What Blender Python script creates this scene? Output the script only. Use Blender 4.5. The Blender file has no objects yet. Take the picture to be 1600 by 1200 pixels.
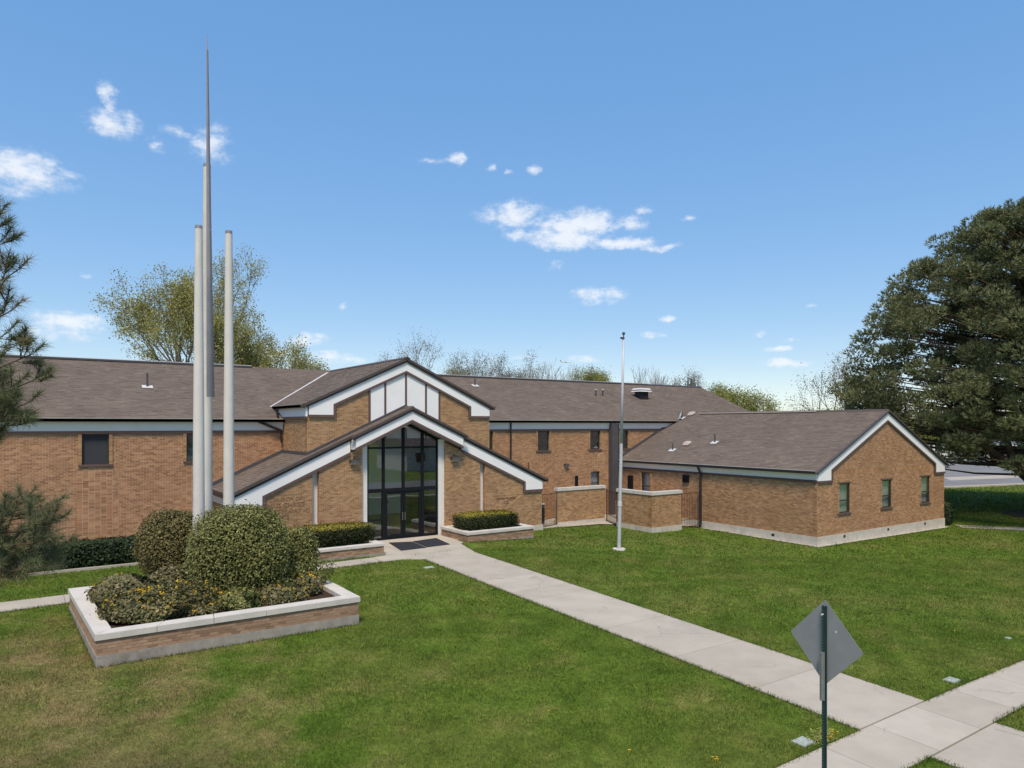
import bpy, math, random
import numpy as np
from mathutils import Vector
random.seed(7); RNG = np.random.default_rng(11)
SC = bpy.context.scene; COL = SC.collection
R = math.radians

# ------------------------------------------------------------------ camera
CAM_H = 5.1; FPX = 1112.0; YAW = math.atan2(764, 1112); HORIZON = 664.0
cd = bpy.data.cameras.new('camera'); cam = bpy.data.objects.new('camera', cd); COL.objects.link(cam)
cam.location = (0, 0, CAM_H); cam.rotation_euler = (R(90), 0, -YAW)
cd.sensor_fit = 'HORIZONTAL'; cd.sensor_width = 36; cd.lens = FPX / 1600 * 36
cd.shift_y = (HORIZON - 600) / 1600; cd.clip_start = .1; cd.clip_end = 6000
SC.camera = cam

# ------------------------------------------------------------------ sky, sun, exposure
SUN_EL = R(59); SUN_AZ = R(216)          # veiled sun high behind the viewer; azimuth measured from +Y towards +X
world = bpy.data.worlds.new('World'); SC.world = world; world.use_nodes = True
wn = world.node_tree.nodes; wl = world.node_tree.links; wn.clear()
def wnode(t, **k):
    n = wn.new(t)
    for a, b in k.items(): setattr(n, a, b)
    return n
w_out = wnode('ShaderNodeOutputWorld'); w_bg = wnode('ShaderNodeBackground')
w_sky = wnode('ShaderNodeTexSky', sky_type='NISHITA', sun_disc=False)
w_sky.sun_elevation = SUN_EL; w_sky.sun_rotation = SUN_AZ
w_sky.altitude = 1300; w_sky.air_density = 1.0; w_sky.dust_density = 0.7; w_sky.ozone_density = 2.5
w_bg.inputs['Strength'].default_value = .15
# clouds: small cumulus puffs given by (azimuth, elevation, half width, half height, opacity)
DEG = 180 / math.pi
def cloud(u, v, hw, hh, o=1.0):
    az = YAW + math.atan2(u - 800, FPX); el = math.atan2(HORIZON - v, math.hypot(FPX, u - 800))
    k = math.cos(az - YAW)
    return (az, el, hw / FPX * k * k, hh / FPX * k, o)
CLOUDS = [cloud(*c) for c in [
    (30, 268, 85, 32, 1.0), (20, 300, 40, 12, .4), (174, 193, 48, 21, .95), (170, 150, 17, 24, .75), (330, 226, 34, 30, .7),
    (285, 207, 30, 9, .5), (246, 224, 18, 11, .5), (112, 500, 62, 17, 1.1), (95, 520, 60, 13, .7), (480, 530, 28, 11, 1.0), (520, 559, 46, 10, .95), (430, 548, 26, 8, .6),
    (800, 338, 50, 21, 1.0), (812, 368, 24, 12, .55), (905, 352, 66, 24, 1.25), (880, 372, 62, 18, 1.2), (962, 380, 60, 10, 1.1), (1025, 386, 34, 7, .8), (988, 350, 24, 14, .7),
    (1010, 329, 18, 7, .4), (937, 463, 44, 14, .85), (713, 249, 17, 8, .75), (676, 251, 24, 5, .35), (840, 265, 13, 8, .75), (767, 259, 11, 6, .7),
    (798, 268, 9, 5, .5), (1046, 498, 10, 6, .9), (1020, 522, 18, 5, .6), (1215, 545, 22, 6, .9), (1225, 567, 38, 7, 1.0), (870, 413, 11, 8, .5), (540, 480, 10, 6, .6), (135, 427, 13, 6, .5),
    (1270, 477, 12, 4, .5), (1180, 520, 14, 5, .6), (915, 560, 30, 6, .8), (1235, 532, 12, 5, .6), (1075, 343, 12, 5, .4), (800, 560, 60, 5, .35)]]
rc = random.Random(5)
for i in range(16):       # the same sparse cumulus all round the horizon
    a = YAW + R(48) + i * R(264) / 15
    CLOUDS.append((a, R(rc.uniform(4, 24)), R(rc.uniform(1.5, 4)), R(rc.uniform(.6, 1.5)), rc.uniform(.7, 1)))
tc = wnode('ShaderNodeTexCoord'); sep = wnode('ShaderNodeSeparateXYZ'); wl.new(tc.outputs['Generated'], sep.inputs[0])
def wmath(op, a, b=None, c=None, clamp=False):
    n = wnode('ShaderNodeMath', operation=op, use_clamp=clamp)
    for i, x in enumerate((a, b, c)):
        if x is None: continue
        if isinstance(x, (int, float)): n.inputs[i].default_value = x
        else: wl.new(x, n.inputs[i])
    return n.outputs[0]
az = wmath('ARCTAN2', sep.outputs[0], sep.outputs[1]); el = wmath('ARCSINE', sep.outputs[2])
comb = wnode('ShaderNodeCombineXYZ'); wl.new(az, comb.inputs[0]); wl.new(el, comb.inputs[1])
def wnoise(scale, detail, vec, sx=1, sy=1):
    m = wnode('ShaderNodeMapping'); m.inputs['Scale'].default_value = (sx, sy, 1); wl.new(vec, m.inputs[0])
    n = wnode('ShaderNodeTexNoise'); n.inputs['Scale'].default_value = scale; n.inputs['Detail'].default_value = detail; n.inputs['Roughness'].default_value = .66
    wl.new(m.outputs[0], n.inputs['Vector']); return n
nz_w = wnoise(22, 4, comb.outputs[0]); nz = wnoise(42, 9, comb.outputs[0], 1, 1.7)
vs = wnode('ShaderNodeVectorMath', operation='SUBTRACT'); wl.new(nz_w.outputs['Color'], vs.inputs[0]); vs.inputs[1].default_value = (.5, .5, .5)
vm = wnode('ShaderNodeVectorMath', operation='MULTIPLY'); wl.new(vs.outputs[0], vm.inputs[0]); vm.inputs[1].default_value = (.045, .022, 0)
va = wnode('ShaderNodeVectorMath', operation='ADD'); wl.new(vm.outputs[0], va.inputs[0]); wl.new(comb.outputs[0], va.inputs[1])
acc = None; low = None
for (ca, ce, cw, ch, co) in CLOUDS:
    if ca > math.pi: ca -= 2 * math.pi
    s = wnode('ShaderNodeVectorMath', operation='SUBTRACT'); wl.new(va.outputs[0], s.inputs[0]); s.inputs[1].default_value = (ca, ce, 0)
    m = wnode('ShaderNodeVectorMath', operation='MULTIPLY'); wl.new(s.outputs[0], m.inputs[0]); m.inputs[1].default_value = (1 / cw, 1 / ch, 0)
    l = wnode('ShaderNodeVectorMath', operation='LENGTH'); wl.new(m.outputs[0], l.inputs[0])
    d = wmath('MULTIPLY_ADD', l.outputs['Value'], -co * .8, co)
    acc = d if acc is None else wmath('MAXIMUM', acc, d)
nzc = wmath('MULTIPLY_ADD', nz.outputs['Fac'], 3.0, -1.62)
dens = wmath('ADD', wmath('MULTIPLY', acc, 1.15), nzc)
pos = wmath('MULTIPLY', wmath('MAXIMUM', acc, 0), 3.0, clamp=True)
mr = wnode('ShaderNodeMapRange', interpolation_type='SMOOTHSTEP'); wl.new(dens, mr.inputs[0])
mr.inputs['From Min'].default_value = -.28; mr.inputs['From Max'].default_value = 1.15
mask = wmath('MULTIPLY', wmath('MULTIPLY', mr.outputs[0], pos), .84)
mixc = wnode('ShaderNodeMix', data_type='RGBA'); wl.new(mask, mixc.inputs['Factor'])
hsv = wnode('ShaderNodeHueSaturation'); hsv.inputs['Saturation'].default_value = 2.4; hsv.inputs['Hue'].default_value = .508; hsv.inputs['Value'].default_value = 1.44; gm = wnode('ShaderNodeGamma'); gm.inputs['Gamma'].default_value = .33; wl.new(w_sky.outputs[0], gm.inputs['Color']); wl.new(gm.outputs[0], hsv.inputs['Color'])
wl.new(hsv.outputs[0], mixc.inputs['A']); mixc.inputs['B'].default_value = (2.75, 2.85, 3.0, 1)
wl.new(mixc.outputs['Result'], w_bg.inputs['Color']); wl.new(w_bg.outputs[0], w_out.inputs[0])

sd = bpy.data.lights.new('sun', 'SUN'); sun = bpy.data.objects.new('sun', sd); COL.objects.link(sun)
sd.energy = 1.9; sd.angle = R(12); sd.color = (1.0, .87, .70)
sdir = Vector((math.sin(SUN_AZ) * math.cos(SUN_EL), math.cos(SUN_AZ) * math.cos(SUN_EL), math.sin(SUN_EL)))
sun.rotation_euler = sdir.to_track_quat('Z', 'Y').to_euler(); sun.location = (0, 0, 60)
vsn = SC.view_settings; vsn.view_transform = 'Standard'; vsn.look = 'None'; vsn.exposure = 1.19; vsn.gamma = 1; vsn.use_curve_mapping = False

# ------------------------------------------------------------------ materials
MATS = {}
def new_mat(name):
    m = bpy.data.materials.new(name); m.use_nodes = True; m.node_tree.nodes.clear(); MATS[name] = m
    nt = m.node_tree
    def N(t, **k):
        n = nt.nodes.new(t)
        for a, b in k.items(): setattr(n, a, b)
        return n
    return m, N, nt.links
def c4(c): return (c[0], c[1], c[2], 1)
def ramp(N, stops):
    r = N('ShaderNodeValToRGB'); e = r.color_ramp.elements
    while len(e) < len(stops): e.new(.5)
    for i, (p, c) in enumerate(stops): e[i].position = p; e[i].color = c4(c)
    return r
def noise_fac(N, L, scale, detail=5, stretch=(1, 1, 1), rough=.6):
    g = N('ShaderNodeNewGeometry'); mp = N('ShaderNodeMapping'); mp.inputs['Scale'].default_value = stretch
    L.new(g.outputs['Position'], mp.inputs[0])
    n = N('ShaderNodeTexNoise'); n.inputs['Scale'].default_value = scale; n.inputs['Detail'].default_value = detail; n.inputs['Roughness'].default_value = rough
    L.new(mp.outputs[0], n.inputs['Vector']); return n.outputs['Fac']
def mixrgb(N, L, fac, a, b, mode='MIX'):
    m = N('ShaderNodeMix', data_type='RGBA', blend_type=mode)
    for k, x in (('Factor', fac), ('A', a), ('B', b)):
        if isinstance(x, (int, float)): m.inputs[k].default_value = x
        elif isinstance(x, tuple): m.inputs[k].default_value = c4(x)
        else: L.new(x, m.inputs[k])
    return m.outputs['Result']
def maprange(N, L, x, a, b, c=0, d=1):
    m = N('ShaderNodeMapRange'); L.new(x, m.inputs[0])
    for k, v in zip(('From Min', 'From Max', 'To Min', 'To Max'), (a, b, c, d)): m.inputs[k].default_value = v
    return m.outputs[0]
def finish(N, L, color, rough=.8, spec=.3, metal=0, bump=None, bump_s=.2, bump_d=.01, transl=0, coat=0):
    b = N('ShaderNodeBsdfPrincipled'); o = N('ShaderNodeOutputMaterial')
    if isinstance(color, tuple): b.inputs['Base Color'].default_value = c4(color)
    else: L.new(color, b.inputs['Base Color'])
    if isinstance(rough, (int, float)): b.inputs['Roughness'].default_value = rough
    else: L.new(rough, b.inputs['Roughness'])
    b.inputs['Metallic'].default_value = metal; b.inputs['Specular IOR Level'].default_value = spec
    if bump is not None:
        bp = N('ShaderNodeBump'); bp.inputs['Strength'].default_value = bump_s; bp.inputs['Distance'].default_value = bump_d
        L.new(bump, bp.inputs['Height']); L.new(bp.outputs[0], b.inputs['Normal'])
    sh = b.outputs[0]
    if transl:
        t = N('ShaderNodeBsdfTranslucent'); mx = N('ShaderNodeMixShader'); mx.inputs[0].default_value = transl
        if isinstance(color, tuple): t.inputs[0].default_value = c4(color)
        else: L.new(color, t.inputs[0])
        L.new(sh, mx.inputs[1]); L.new(t.outputs[0], mx.inputs[2]); sh = mx.outputs[0]
    L.new(sh, o.inputs[0])
def plain(name, color, rough=.6, spec=.3, metal=0, var=.12, scale=3, dirt=None, dirt_scale=1.2, stretch=(1, 1, 1), bump=0, fine=60):
    m, N, L = new_mat(name)
    f = noise_fac(N, L, scale, 6)
    lo = tuple(max(0, c * (1 - var)) for c in color); hi = tuple(c * (1 + var) for c in color)
    c = ramp(N, [(.3, lo), (.7, hi)]); L.new(f, c.inputs[0]); col = c.outputs[0]
    if dirt:
        d = noise_fac(N, L, dirt_scale, 8, stretch, .7)
        col = mixrgb(N, L, maprange(N, L, d, .52, .72, 0, .75), col, dirt)
    bm = noise_fac(N, L, fine, 4) if bump else None
    finish(N, L, col, rough, spec, metal, bm, bump, .006)
    return m
def attr_mat(name, stops, rough=.85, spec=.25, noise=None, transl=0, bump=0, patch=None):
    """colour by the per-piece value 'rnd', optionally mottled and patched in world space"""
    m, N, L = new_mat(name)
    a = N('ShaderNodeAttribute', attribute_name='rnd')
    c = ramp(N, stops); L.new(a.outputs['Fac'], c.inputs[0]); col = c.outputs[0]
    if noise:
        f = noise_fac(N, L, noise[0], 6); k = ramp(N, [(.3, (1 - noise[1],) * 3), (.7, (1 + noise[1],) * 3)]); L.new(f, k.inputs[0])
        col = mixrgb(N, L, 1.0, col, k.outputs[0], 'MULTIPLY')
    if patch:
        f = noise_fac(N, L, patch[0], 5); col = mixrgb(N, L, maprange(N, L, f, patch[2], patch[3], 0, patch[4]), col, patch[1])
    bm = noise_fac(N, L, 90, 4) if bump else None
    finish(N, L, col, rough, spec, 0, bm, bump, .004, transl)
    return m
def brick_mat(name, a, b, c, d):
    return attr_mat(name, [(0, a), (.35, b), (.72, c), (1, d)], .9, .2, (1.1, .10), 0, .5, (.35, tuple(x * .75 for x in b), .5, .8, .3))
brick_mat('brick_tan', (0.263, 0.147, 0.072), (0.353, 0.205, 0.100), (0.406, 0.239, 0.120), (0.471, 0.293, 0.152))
brick_mat('brick_rust', (0.267, 0.132, 0.070), (0.363, 0.189, 0.102), (0.422, 0.228, 0.125), (0.485, 0.280, 0.158))
brick_mat('brick_wing', (0.266, 0.140, 0.068), (0.364, 0.197, 0.099), (0.418, 0.232, 0.118), (0.483, 0.288, 0.153))
brick_mat('brick_planter', (0.228, 0.142, 0.090), (0.314, 0.200, 0.129), (0.351, 0.226, 0.146), (0.399, 0.273, 0.185))
plain('mortar', (.60, .49, .35), .95, .1, 0, .12, 2, bump=.3)
plain('mortar_grey', (.40, .34, .27), .95, .1, 0, .12, 2, bump=.3)
plain('concrete_old', (.30, .275, .24), .9, .2, 0, .2, 4, (.085, .082, .078), 1.1, (1, 1, 1.4), .4)
plain('concrete_base', (.50, .465, .405), .9, .2, 0, .12, 3, (.30, .27, .23), 1.1, (1, 1, .5), .3)
plain('cap_concrete', (.54, .515, .47), .85, .25, 0, .07, 3, (.42, .40, .37), 1.6, (1, 1, 1), .25)
plain('white_paint', (.80, .80, .80), .5, .35, 0, .03, 1.5)
plain('cream_post', (.70, .69, .65), .55, .3, 0, .04, 2)
plain('trim_brown', (.115, .075, .068), .55, .35, 0, .12, 4)
plain('rake_brown', (.085, .068, .062), .6, .3, 0, .12, 6)
plain('gutter_black', (.022, .021, .024), .45, .4, 0, .1, 5)
plain('drip_edge', (.42, .42, .40), .5, .4, .3, .1, 4)
plain('flashing', (.66, .64, .61), .45, .4, .2, .05, 4)
plain('duct_grey', (.075, .072, .078), .6, .3, 0, .12, 3)
plain('frame_dark', (.010, .011, .014), .6, .15, 0, .1, 5)
plain('window_bronze', (.04, .034, .032), .4, .45, 0, .1, 5)
plain('jamb_tan', (.33, .235, .15), .85, .2, 0, .2, 9)
plain('steel', (.5, .5, .5), .35, .5, .9, .05, 5)
plain('galvanised', (.32, .335, .34), .48, .5, .55, .08, 9)
plain('sign_back', (.30, .305, .31), .6, .4, .25, .06, 5)
plain('post_green', (.016, .045, .042), .5, .4, .1, .15, 12)
plain('pole_paint', (.61, .59, .555), .5, .35, 0, .05, 2, (.42, .41, .39), 1.0, (1, 1, .2))
plain('needle_metal', (.32, .285, .28), .45, .5, .5, .1, 3)
plain('flag_alu', (.47, .48, .50), .5, .4, .08, .06, 3)
plain('soil', (.055, .036, .024), .95, .1, 0, .3, 14, bump=.6)
plain('bark_pine', (.10, .072, .055), .95, .1, 0, .3, 8, bump=.8, fine=20)
plain('bark_grey', (.20, .168, .14), .95, .1, 0, .25, 6, bump=.6, fine=25)
plain('asphalt', (.19, .19, .195), .9, .2, 0, .12, .3, bump=.2)
plain('rubber_mat', (.03, .032, .04), .9, .15, 0, .2, 30, bump=.8, fine=90)
plain('rust_iron', (.085, .048, .036), .7, .3, 0, .2, 8)
plain('ac_grey', (.06, .065, .078), .6, .3, 0, .1, 6)
plain('ac_light', (.50, .51, .50), .5, .3, 0, .06, 6)
plain('lid_pale', (.36, .40, .375), .7, .3, 0, .1, 8)
plain('lamp_body', (.06, .055, .05), .5, .4, .2, .1, 8)
plain('lamp_lens', (.34, .34, .325), .25, .5, 0, .06, 20)
plain('letter_brown', (.25, .155, .088), .6, .3, .1, .1, 8)
plain('letter_dark', (.13, .085, .062), .6, .3, .1, .1, 8)
plain('interior_wall', (.66, .64, .56), .8, .2, 0, .04, 1)
plain('interior_panel', (.38, .29, .14), .6, .3, 0, .15, 2, stretch=(8, 8, 1))
plain('interior_floor', (.16, .13, .11), .8, .2, 0, .1, 2)
plain('blind', (.72, .74, .75), .8, .2, 0, .04, 2)
plain('curtain_dark', (.03, .034, .04), .9, .1, 0, .2, 3)
plain('screen_mesh', (.045, .048, .056), .8, .2, 0, .35, 60)
plain('sign_green', (.02, .32, .12), .6, .3)
plain('house_wall', (.62, .60, .57), .8, .2, 0, .05, 1)
plain('house_roof', (.14, .12, .115), .9, .2, 0, .12, 2)
plain('meter_grey', (.42, .45, .48), .5, .4, .2, .05, 6)
plain('plane_white', (.72, .73, .75), .5, .4)
plain('vent_pink', (.46, .39, .345), .7, .3, 0, .08, 5)
plain('mulch', (.045, .034, .028), .95, .1, 0, .4, 10, bump=.8)
attr_mat('shingle', [(0, (.130, .102, .084)), (.4, (.147, .117, .097)), (.75, (.157, .126, .105)), (1, (.180, .147, .124))], .92, .15, (.7, .12), 0, .4)
attr_mat('leaf_shrub', [(0, (.055, .068, .018)), (.4, (.145, .158, .046)), (.75, (.245, .25, .084)), (1, (.39, .36, .15))], .65, .3, (1.5, .2), .25)
attr_mat('leaf_privet', [(0, (.055, .055, .018)), (.4, (.125, .115, .042)), (.75, (.21, .18, .07)), (1, (.32, .25, .11))], .65, .3, (1.5, .2), .25)
attr_mat('leaf_mahonia', [(0, (.045, .050, .018)), (.35, (.095, .100, .036)), (.7, (.165, .150, .062)), (1, (.29, .22, .12))], .55, .4, (1.8, .25), .2)
attr_mat('leaf_hedge', [(0, (.018, .026, .009)), (.45, (.055, .068, .018)), (.68, (.16, .15, .025)), (1, (.36, .30, .03))], .65, .3, (2, .2), .25)
attr_mat('leaf_dark', [(0, (.010, .020, .008)), (.5, (.025, .045, .016)), (1, (.05, .08, .028))], .6, .3, (2, .2), .2)
attr_mat('flower', [(0, (.60, .38, .02)), (1, (.85, .62, .05))], .7, .2, None, .3)
attr_mat('needle_far', [(0, (.060, .078, .034)), (.4, (.125, .146, .064)), (.75, (.195, .21, .095)), (1, (.29, .29, .135))], .7, .25, (.35, .22), .3)
attr_mat('needle_near', [(0, (.06, .075, .038)), (.5, (.135, .155, .075)), (.85, (.22, .235, .12)), (1, (.30, .22, .12))], .6, .35, None, .2)
attr_mat('leaf_spring', [(0, (.19, .185, .055)), (.5, (.34, .325, .10)), (1, (.50, .46, .18))], .7, .25, (.3, .2), .35)
attr_mat('leaf_fresh', [(0, (.14, .165, .04)), (.5, (.27, .28, .075)), (1, (.42, .41, .14))], .7, .25, (.3, .2), .35)
attr_mat('leaf_bud', [(0, (.13, .125, .10)), (1, (.22, .21, .15))], .8, .2, None, .2)
# glass
m, N, L = new_mat('glass')
tr = N('ShaderNodeBsdfTransparent'); tr.inputs[0].default_value = (.86, .87, .87, 1)
gl = N('ShaderNodeBsdfGlossy'); gl.inputs['Roughness'].default_value = .015; gl.inputs['Color'].default_value = (.86, .93, .95, 1)
mx = N('ShaderNodeMixShader'); fr = N('ShaderNodeLayerWeight'); fr.inputs['Blend'].default_value = .5; fp = N('ShaderNodeMath', operation='POWER'); L.new(fr.outputs['Facing'], fp.inputs[0]); fp.inputs[1].default_value = 3.5
wv = noise_fac(N, L, .9, 2); bp = N('ShaderNodeBump'); bp.inputs['Strength'].default_value = .05; bp.inputs['Distance'].default_value = .02
L.new(wv, bp.inputs['Height']); L.new(bp.outputs[0], gl.inputs['Normal'])
ad = N('ShaderNodeMath', operation='ADD'); L.new(fp.outputs[0], ad.inputs[0]); ad.inputs[1].default_value = .13
L.new(ad.outputs[0], mx.inputs[0]); L.new(tr.outputs[0], mx.inputs[1]); L.new(gl.outputs[0], mx.inputs[2])
o = N('ShaderNodeOutputMaterial'); L.new(mx.outputs[0], o.inputs[0])
# lawn (ground sheet and blades share the same patchwork of colours)
def lawn_mat(name, blades):
    m, N, L = new_mat(name)
    g = N('ShaderNodeNewGeometry')
    big = noise_fac(N, L, .22, 4); mid = noise_fac(N, L, .9, 6); fin = noise_fac(N, L, 9, 6)
    c1 = ramp(N, [(.25, (.070, .128, .014)), (.5, (.102, .158, .021)), (.78, (.150, .185, .034))]); L.new(mid, c1.inputs[0])
    col = c1.outputs[0]
    # dry straw patches towards the street corner on the left
    sp = N('ShaderNodeSeparateXYZ'); L.new(g.outputs['Position'], sp.inputs[0])
    d1 = maprange(N, L, sp.outputs[0], 1.5, 6.5, 1, 0)
    d2 = maprange(N, L, sp.outputs[1], 19.5, 24, 1, 0)
    dm = N('ShaderNodeMath', operation='MULTIPLY'); L.new(d1, dm.inputs[0]); L.new(d2, dm.inputs[1])
    ds = N('ShaderNodeMath', operation='MULTIPLY_ADD'); L.new(dm.outputs[0], ds.inputs[0]); ds.inputs[1].default_value = .34; L.new(mid, ds.inputs[2])
    dry = maprange(N, L, ds.outputs[0], .58, .92, 0, .9)
    col = mixrgb(N, L, dry, col, (.235, .185, .082))
    thin = maprange(N, L, big, .46, .70, 0, .5); col = mixrgb(N, L, thin, col, (.165, .165, .045))
    clp = noise_fac(N, L, 3.2, 4); kc = ramp(N, [(.32, (.78, .82, .78)), (.68, (1.2, 1.16, 1.2))]); L.new(clp, kc.inputs[0]); col = mixrgb(N, L, 1.0, col, kc.outputs[0], 'MULTIPLY')
    if blades:
        a = N('ShaderNodeAttribute', attribute_name='rnd'); k = ramp(N, [(0, (.76, .78, .75)), (.7, (1.08, 1.07, 1.04)), (.95, (1.35, 1.28, 1.28)), (1, (1.8, 1.55, 1.6))]); L.new(a.outputs['Fac'], k.inputs[0])
        col = mixrgb(N, L, 1.0, col, k.outputs[0], 'MULTIPLY'); finish(N, L, col, .7, .25, transl=.3)
    else:
        k = ramp(N, [(.3, (.75, .75, .75)), (.7, (1.2, 1.2, 1.2))]); L.new(fin, k.inputs[0])
        col = mixrgb(N, L, 1.0, col, k.outputs[0], 'MULTIPLY'); finish(N, L, col, .95, .1, bump=noise_fac(N, L, 30, 5), bump_s=.8, bump_d=.03)
lawn_mat('lawn', False); lawn_mat('grass_blade', True)
def concrete_walk():
    m, N, L = new_mat('concrete_walk')
    a = N('ShaderNodeAttribute', attribute_name='rnd')
    f1 = noise_fac(N, L, 1.3, 8); f2 = noise_fac(N, L, 40, 4); f3 = noise_fac(N, L, .5, 5)
    c = ramp(N, [(.3, (.375, .342, .287)), (.7, (.45, .41, .348))]); L.new(f1, c.inputs[0])
    k = ramp(N, [(0, (.92, .91, .90)), (1, (1.05, 1.05, 1.05))]); L.new(a.outputs['Fac'], k.inputs[0])
    col = mixrgb(N, L, 1.0, c.outputs[0], k.outputs[0], 'MULTIPLY')
    col = mixrgb(N, L, maprange(N, L, f3, .55, .8, 0, .45), col, (.27, .25, .22))
    col = mixrgb(N, L, maprange(N, L, f2, .62, .8, 0, .35), col, (.24, .225, .20))
    # hairline cracks and the dirt that settles in them
    g = N('ShaderNodeNewGeometry'); nw = N('ShaderNodeTexNoise'); nw.inputs['Scale'].default_value = 1.6; nw.inputs['Detail'].default_value = 6; L.new(g.outputs['Position'], nw.inputs['Vector'])
    ad_ = N('ShaderNodeVectorMath', operation='MULTIPLY_ADD'); L.new(nw.outputs['Color'], ad_.inputs[0]); ad_.inputs[1].default_value = (.9, .9, 0); L.new(g.outputs['Position'], ad_.inputs[2])
    vo = N('ShaderNodeTexVoronoi', feature='DISTANCE_TO_EDGE'); vo.inputs['Scale'].default_value = .33; L.new(ad_.outputs[0], vo.inputs['Vector'])
    cr = maprange(N, L, vo.outputs['Distance'], 0, .0035, .75, 0); gate_ = maprange(N, L, f3, .5, .56, 0, 1)
    mu = N('ShaderNodeMath', operation='MULTIPLY'); L.new(cr, mu.inputs[0]); L.new(gate_, mu.inputs[1])
    col = mixrgb(N, L, mu.outputs[0], col, (.10, .09, .075))
    finish(N, L, col, .9, .2, bump=f2, bump_s=.25, bump_d=.004)
concrete_walk()

# ------------------------------------------------------------------ mesh helpers
WPOS = {}
def link(o, parent=None, label=None, cat=None, group=None, kind=None):
    COL.objects.link(o)
    if parent is not None: o.parent = parent
    if label: o['label'] = label
    if cat: o['category'] = cat
    if group: o['group'] = group
    if kind: o['kind'] = kind
    return o
def np_mesh(name, V, loops, sizes, rnd=None, smooth=False):
    me = bpy.data.meshes.new(name); V = np.asarray(V, np.float32); loops = np.asarray(loops, np.int32); sizes = np.asarray(sizes, np.int32)
    me.vertices.add(len(V)); me.vertices.foreach_set('co', V.ravel())
    me.loops.add(len(loops)); me.loops.foreach_set('vertex_index', loops)
    me.polygons.add(len(sizes)); st = np.zeros(len(sizes), np.int32); st[1:] = np.cumsum(sizes)[:-1]
    me.polygons.foreach_set('loop_start', st)
    try: me.polygons.foreach_set('loop_total', sizes)
    except Exception: pass
    me.polygons.foreach_set('use_smooth', np.full(len(sizes), bool(smooth)))
    if rnd is not None:
        at = me.attributes.new('rnd', 'FLOAT', 'FACE'); at.data.foreach_set('value', np.asarray(rnd, np.float32))
    me.update(calc_edges=True); me.validate(); return me
def place(name, V, loops, sizes, mat, parent=None, rnd=None, smooth=False, **tags):
    V = np.asarray(V, float).reshape(-1, 3)
    lo = V.min(0); hi = V.max(0); c = np.array([(lo[0] + hi[0]) / 2, (lo[1] + hi[1]) / 2, lo[2]])
    me = np_mesh(name, V - c, loops, sizes, rnd, smooth); me.materials.append(MATS[mat] if isinstance(mat, str) else mat)
    o = bpy.data.objects.new(name, me); WPOS[o.name] = c
    o.location = c - (WPOS[parent.name] if parent is not None else 0)
    return link(o, parent, **tags)
def empty(name, loc, **tags):
    o = bpy.data.objects.new(name, None); o.empty_display_size = .3; o.location = loc; WPOS[o.name] = np.array(loc, float)
    return link(o, None, **tags)
class MB:
    def __init__(s): s.v = []; s.f = []; s.r = []
    def poly(s, pts, r=None):
        b = len(s.v); s.v += [tuple(p) for p in pts]; s.f.append(list(range(b, b + len(pts)))); s.r.append(random.random() if r is None else r)
    def prism(s, a, b, r=None, caps=(1, 1)):
        """a, b: matching rings of points"""
        n = len(a); k = len(s.v); r = random.random() if r is None else r
        s.v += [tuple(p) for p in a] + [tuple(p) for p in b]
        if caps[0]: s.f.append([k + i for i in range(n)][::-1]); s.r.append(r)
        if caps[1]: s.f.append([k + n + i for i in range(n)]); s.r.append(r)
        for i in range(n):
            j = (i + 1) % n; s.f.append([k + i, k + j, k + n + j, k + n + i]); s.r.append(r)
    def box(s, x0, x1, y0, y1, z0, z1, r=None):
        s.prism([(x0, y0, z0), (x1, y0, z0), (x1, y1, z0), (x0, y1, z0)], [(x0, y0, z1), (x1, y0, z1), (x1, y1, z1), (x0, y1, z1)], r)
    def tube(s, p, q, r0, r1=None, n=8, caps=(1, 1)):
        r1 = r0 if r1 is None else r1; p = Vector(p); q = Vector(q); d = (q - p)
        if d.length < 1e-6: return
        d.normalize(); x = d.orthogonal().normalized(); y = d.cross(x)
        A = []; B = []
        for i in range(n):
            a = 2 * math.pi * i / n; e = x * math.cos(a) + y * math.sin(a); A.append(p + e * r0); B.append(q + e * r1)
        s.prism(A, B, None, caps)
    def build(s, name, mat, parent=None, smooth=False, **tags):
        return place(name, s.v, [i for f in s.f for i in f], [len(f) for f in s.f], mat, parent, s.r, smooth, **tags)
def boxes(name, mat, parent, *bs, **tags):
    m = MB()
    for b in bs: m.box(*b)
    return m.build(name, mat, parent, **tags)

class Wall:
    """a wall plane: a runs along it, z is up, d is the distance out of the face"""
    def __init__(s, org, u, n): s.o = np.array(org, float); s.u = np.array(u, float); s.n = np.array(n, float)
    def P(s, a, z, d=0): p = s.o + s.u * a + s.n * d; return (p[0], p[1], p[2] + z)
    def ext(s, mb, pts, d0, d1, r=None): mb.prism([s.P(a, z, d0) for a, z in pts], [s.P(a, z, d1) for a, z in pts], r)
    def box(s, mb, a0, a1, z0, z1, d0, d1, r=None): s.ext(mb, [(a0, z0), (a1, z0), (a1, z1), (a0, z1)], d0, d1, r)
def clip(poly, conv):
    """convex polygon 'poly' clipped by the counter-clockwise convex polygon 'conv'"""
    out = poly
    for i in range(len(conv)):
        (ax, ay), (bx, by) = conv[i], conv[(i + 1) % len(conv)]; src = out; out = []
        if not src: return []
        sd = [(bx - ax) * (y - ay) - (by - ay) * (x - ax) for x, y in src]
        for j in range(len(src)):
            k = (j + 1) % len(src)
            if sd[j] >= 0: out.append(src[j])
            if (sd[j] >= 0) != (sd[k] >= 0):
                t = sd[j] / (sd[j] - sd[k]); out.append((src[j][0] + t * (src[k][0] - src[j][0]), src[j][1] + t * (src[k][1] - src[j][1])))
    return out
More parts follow.
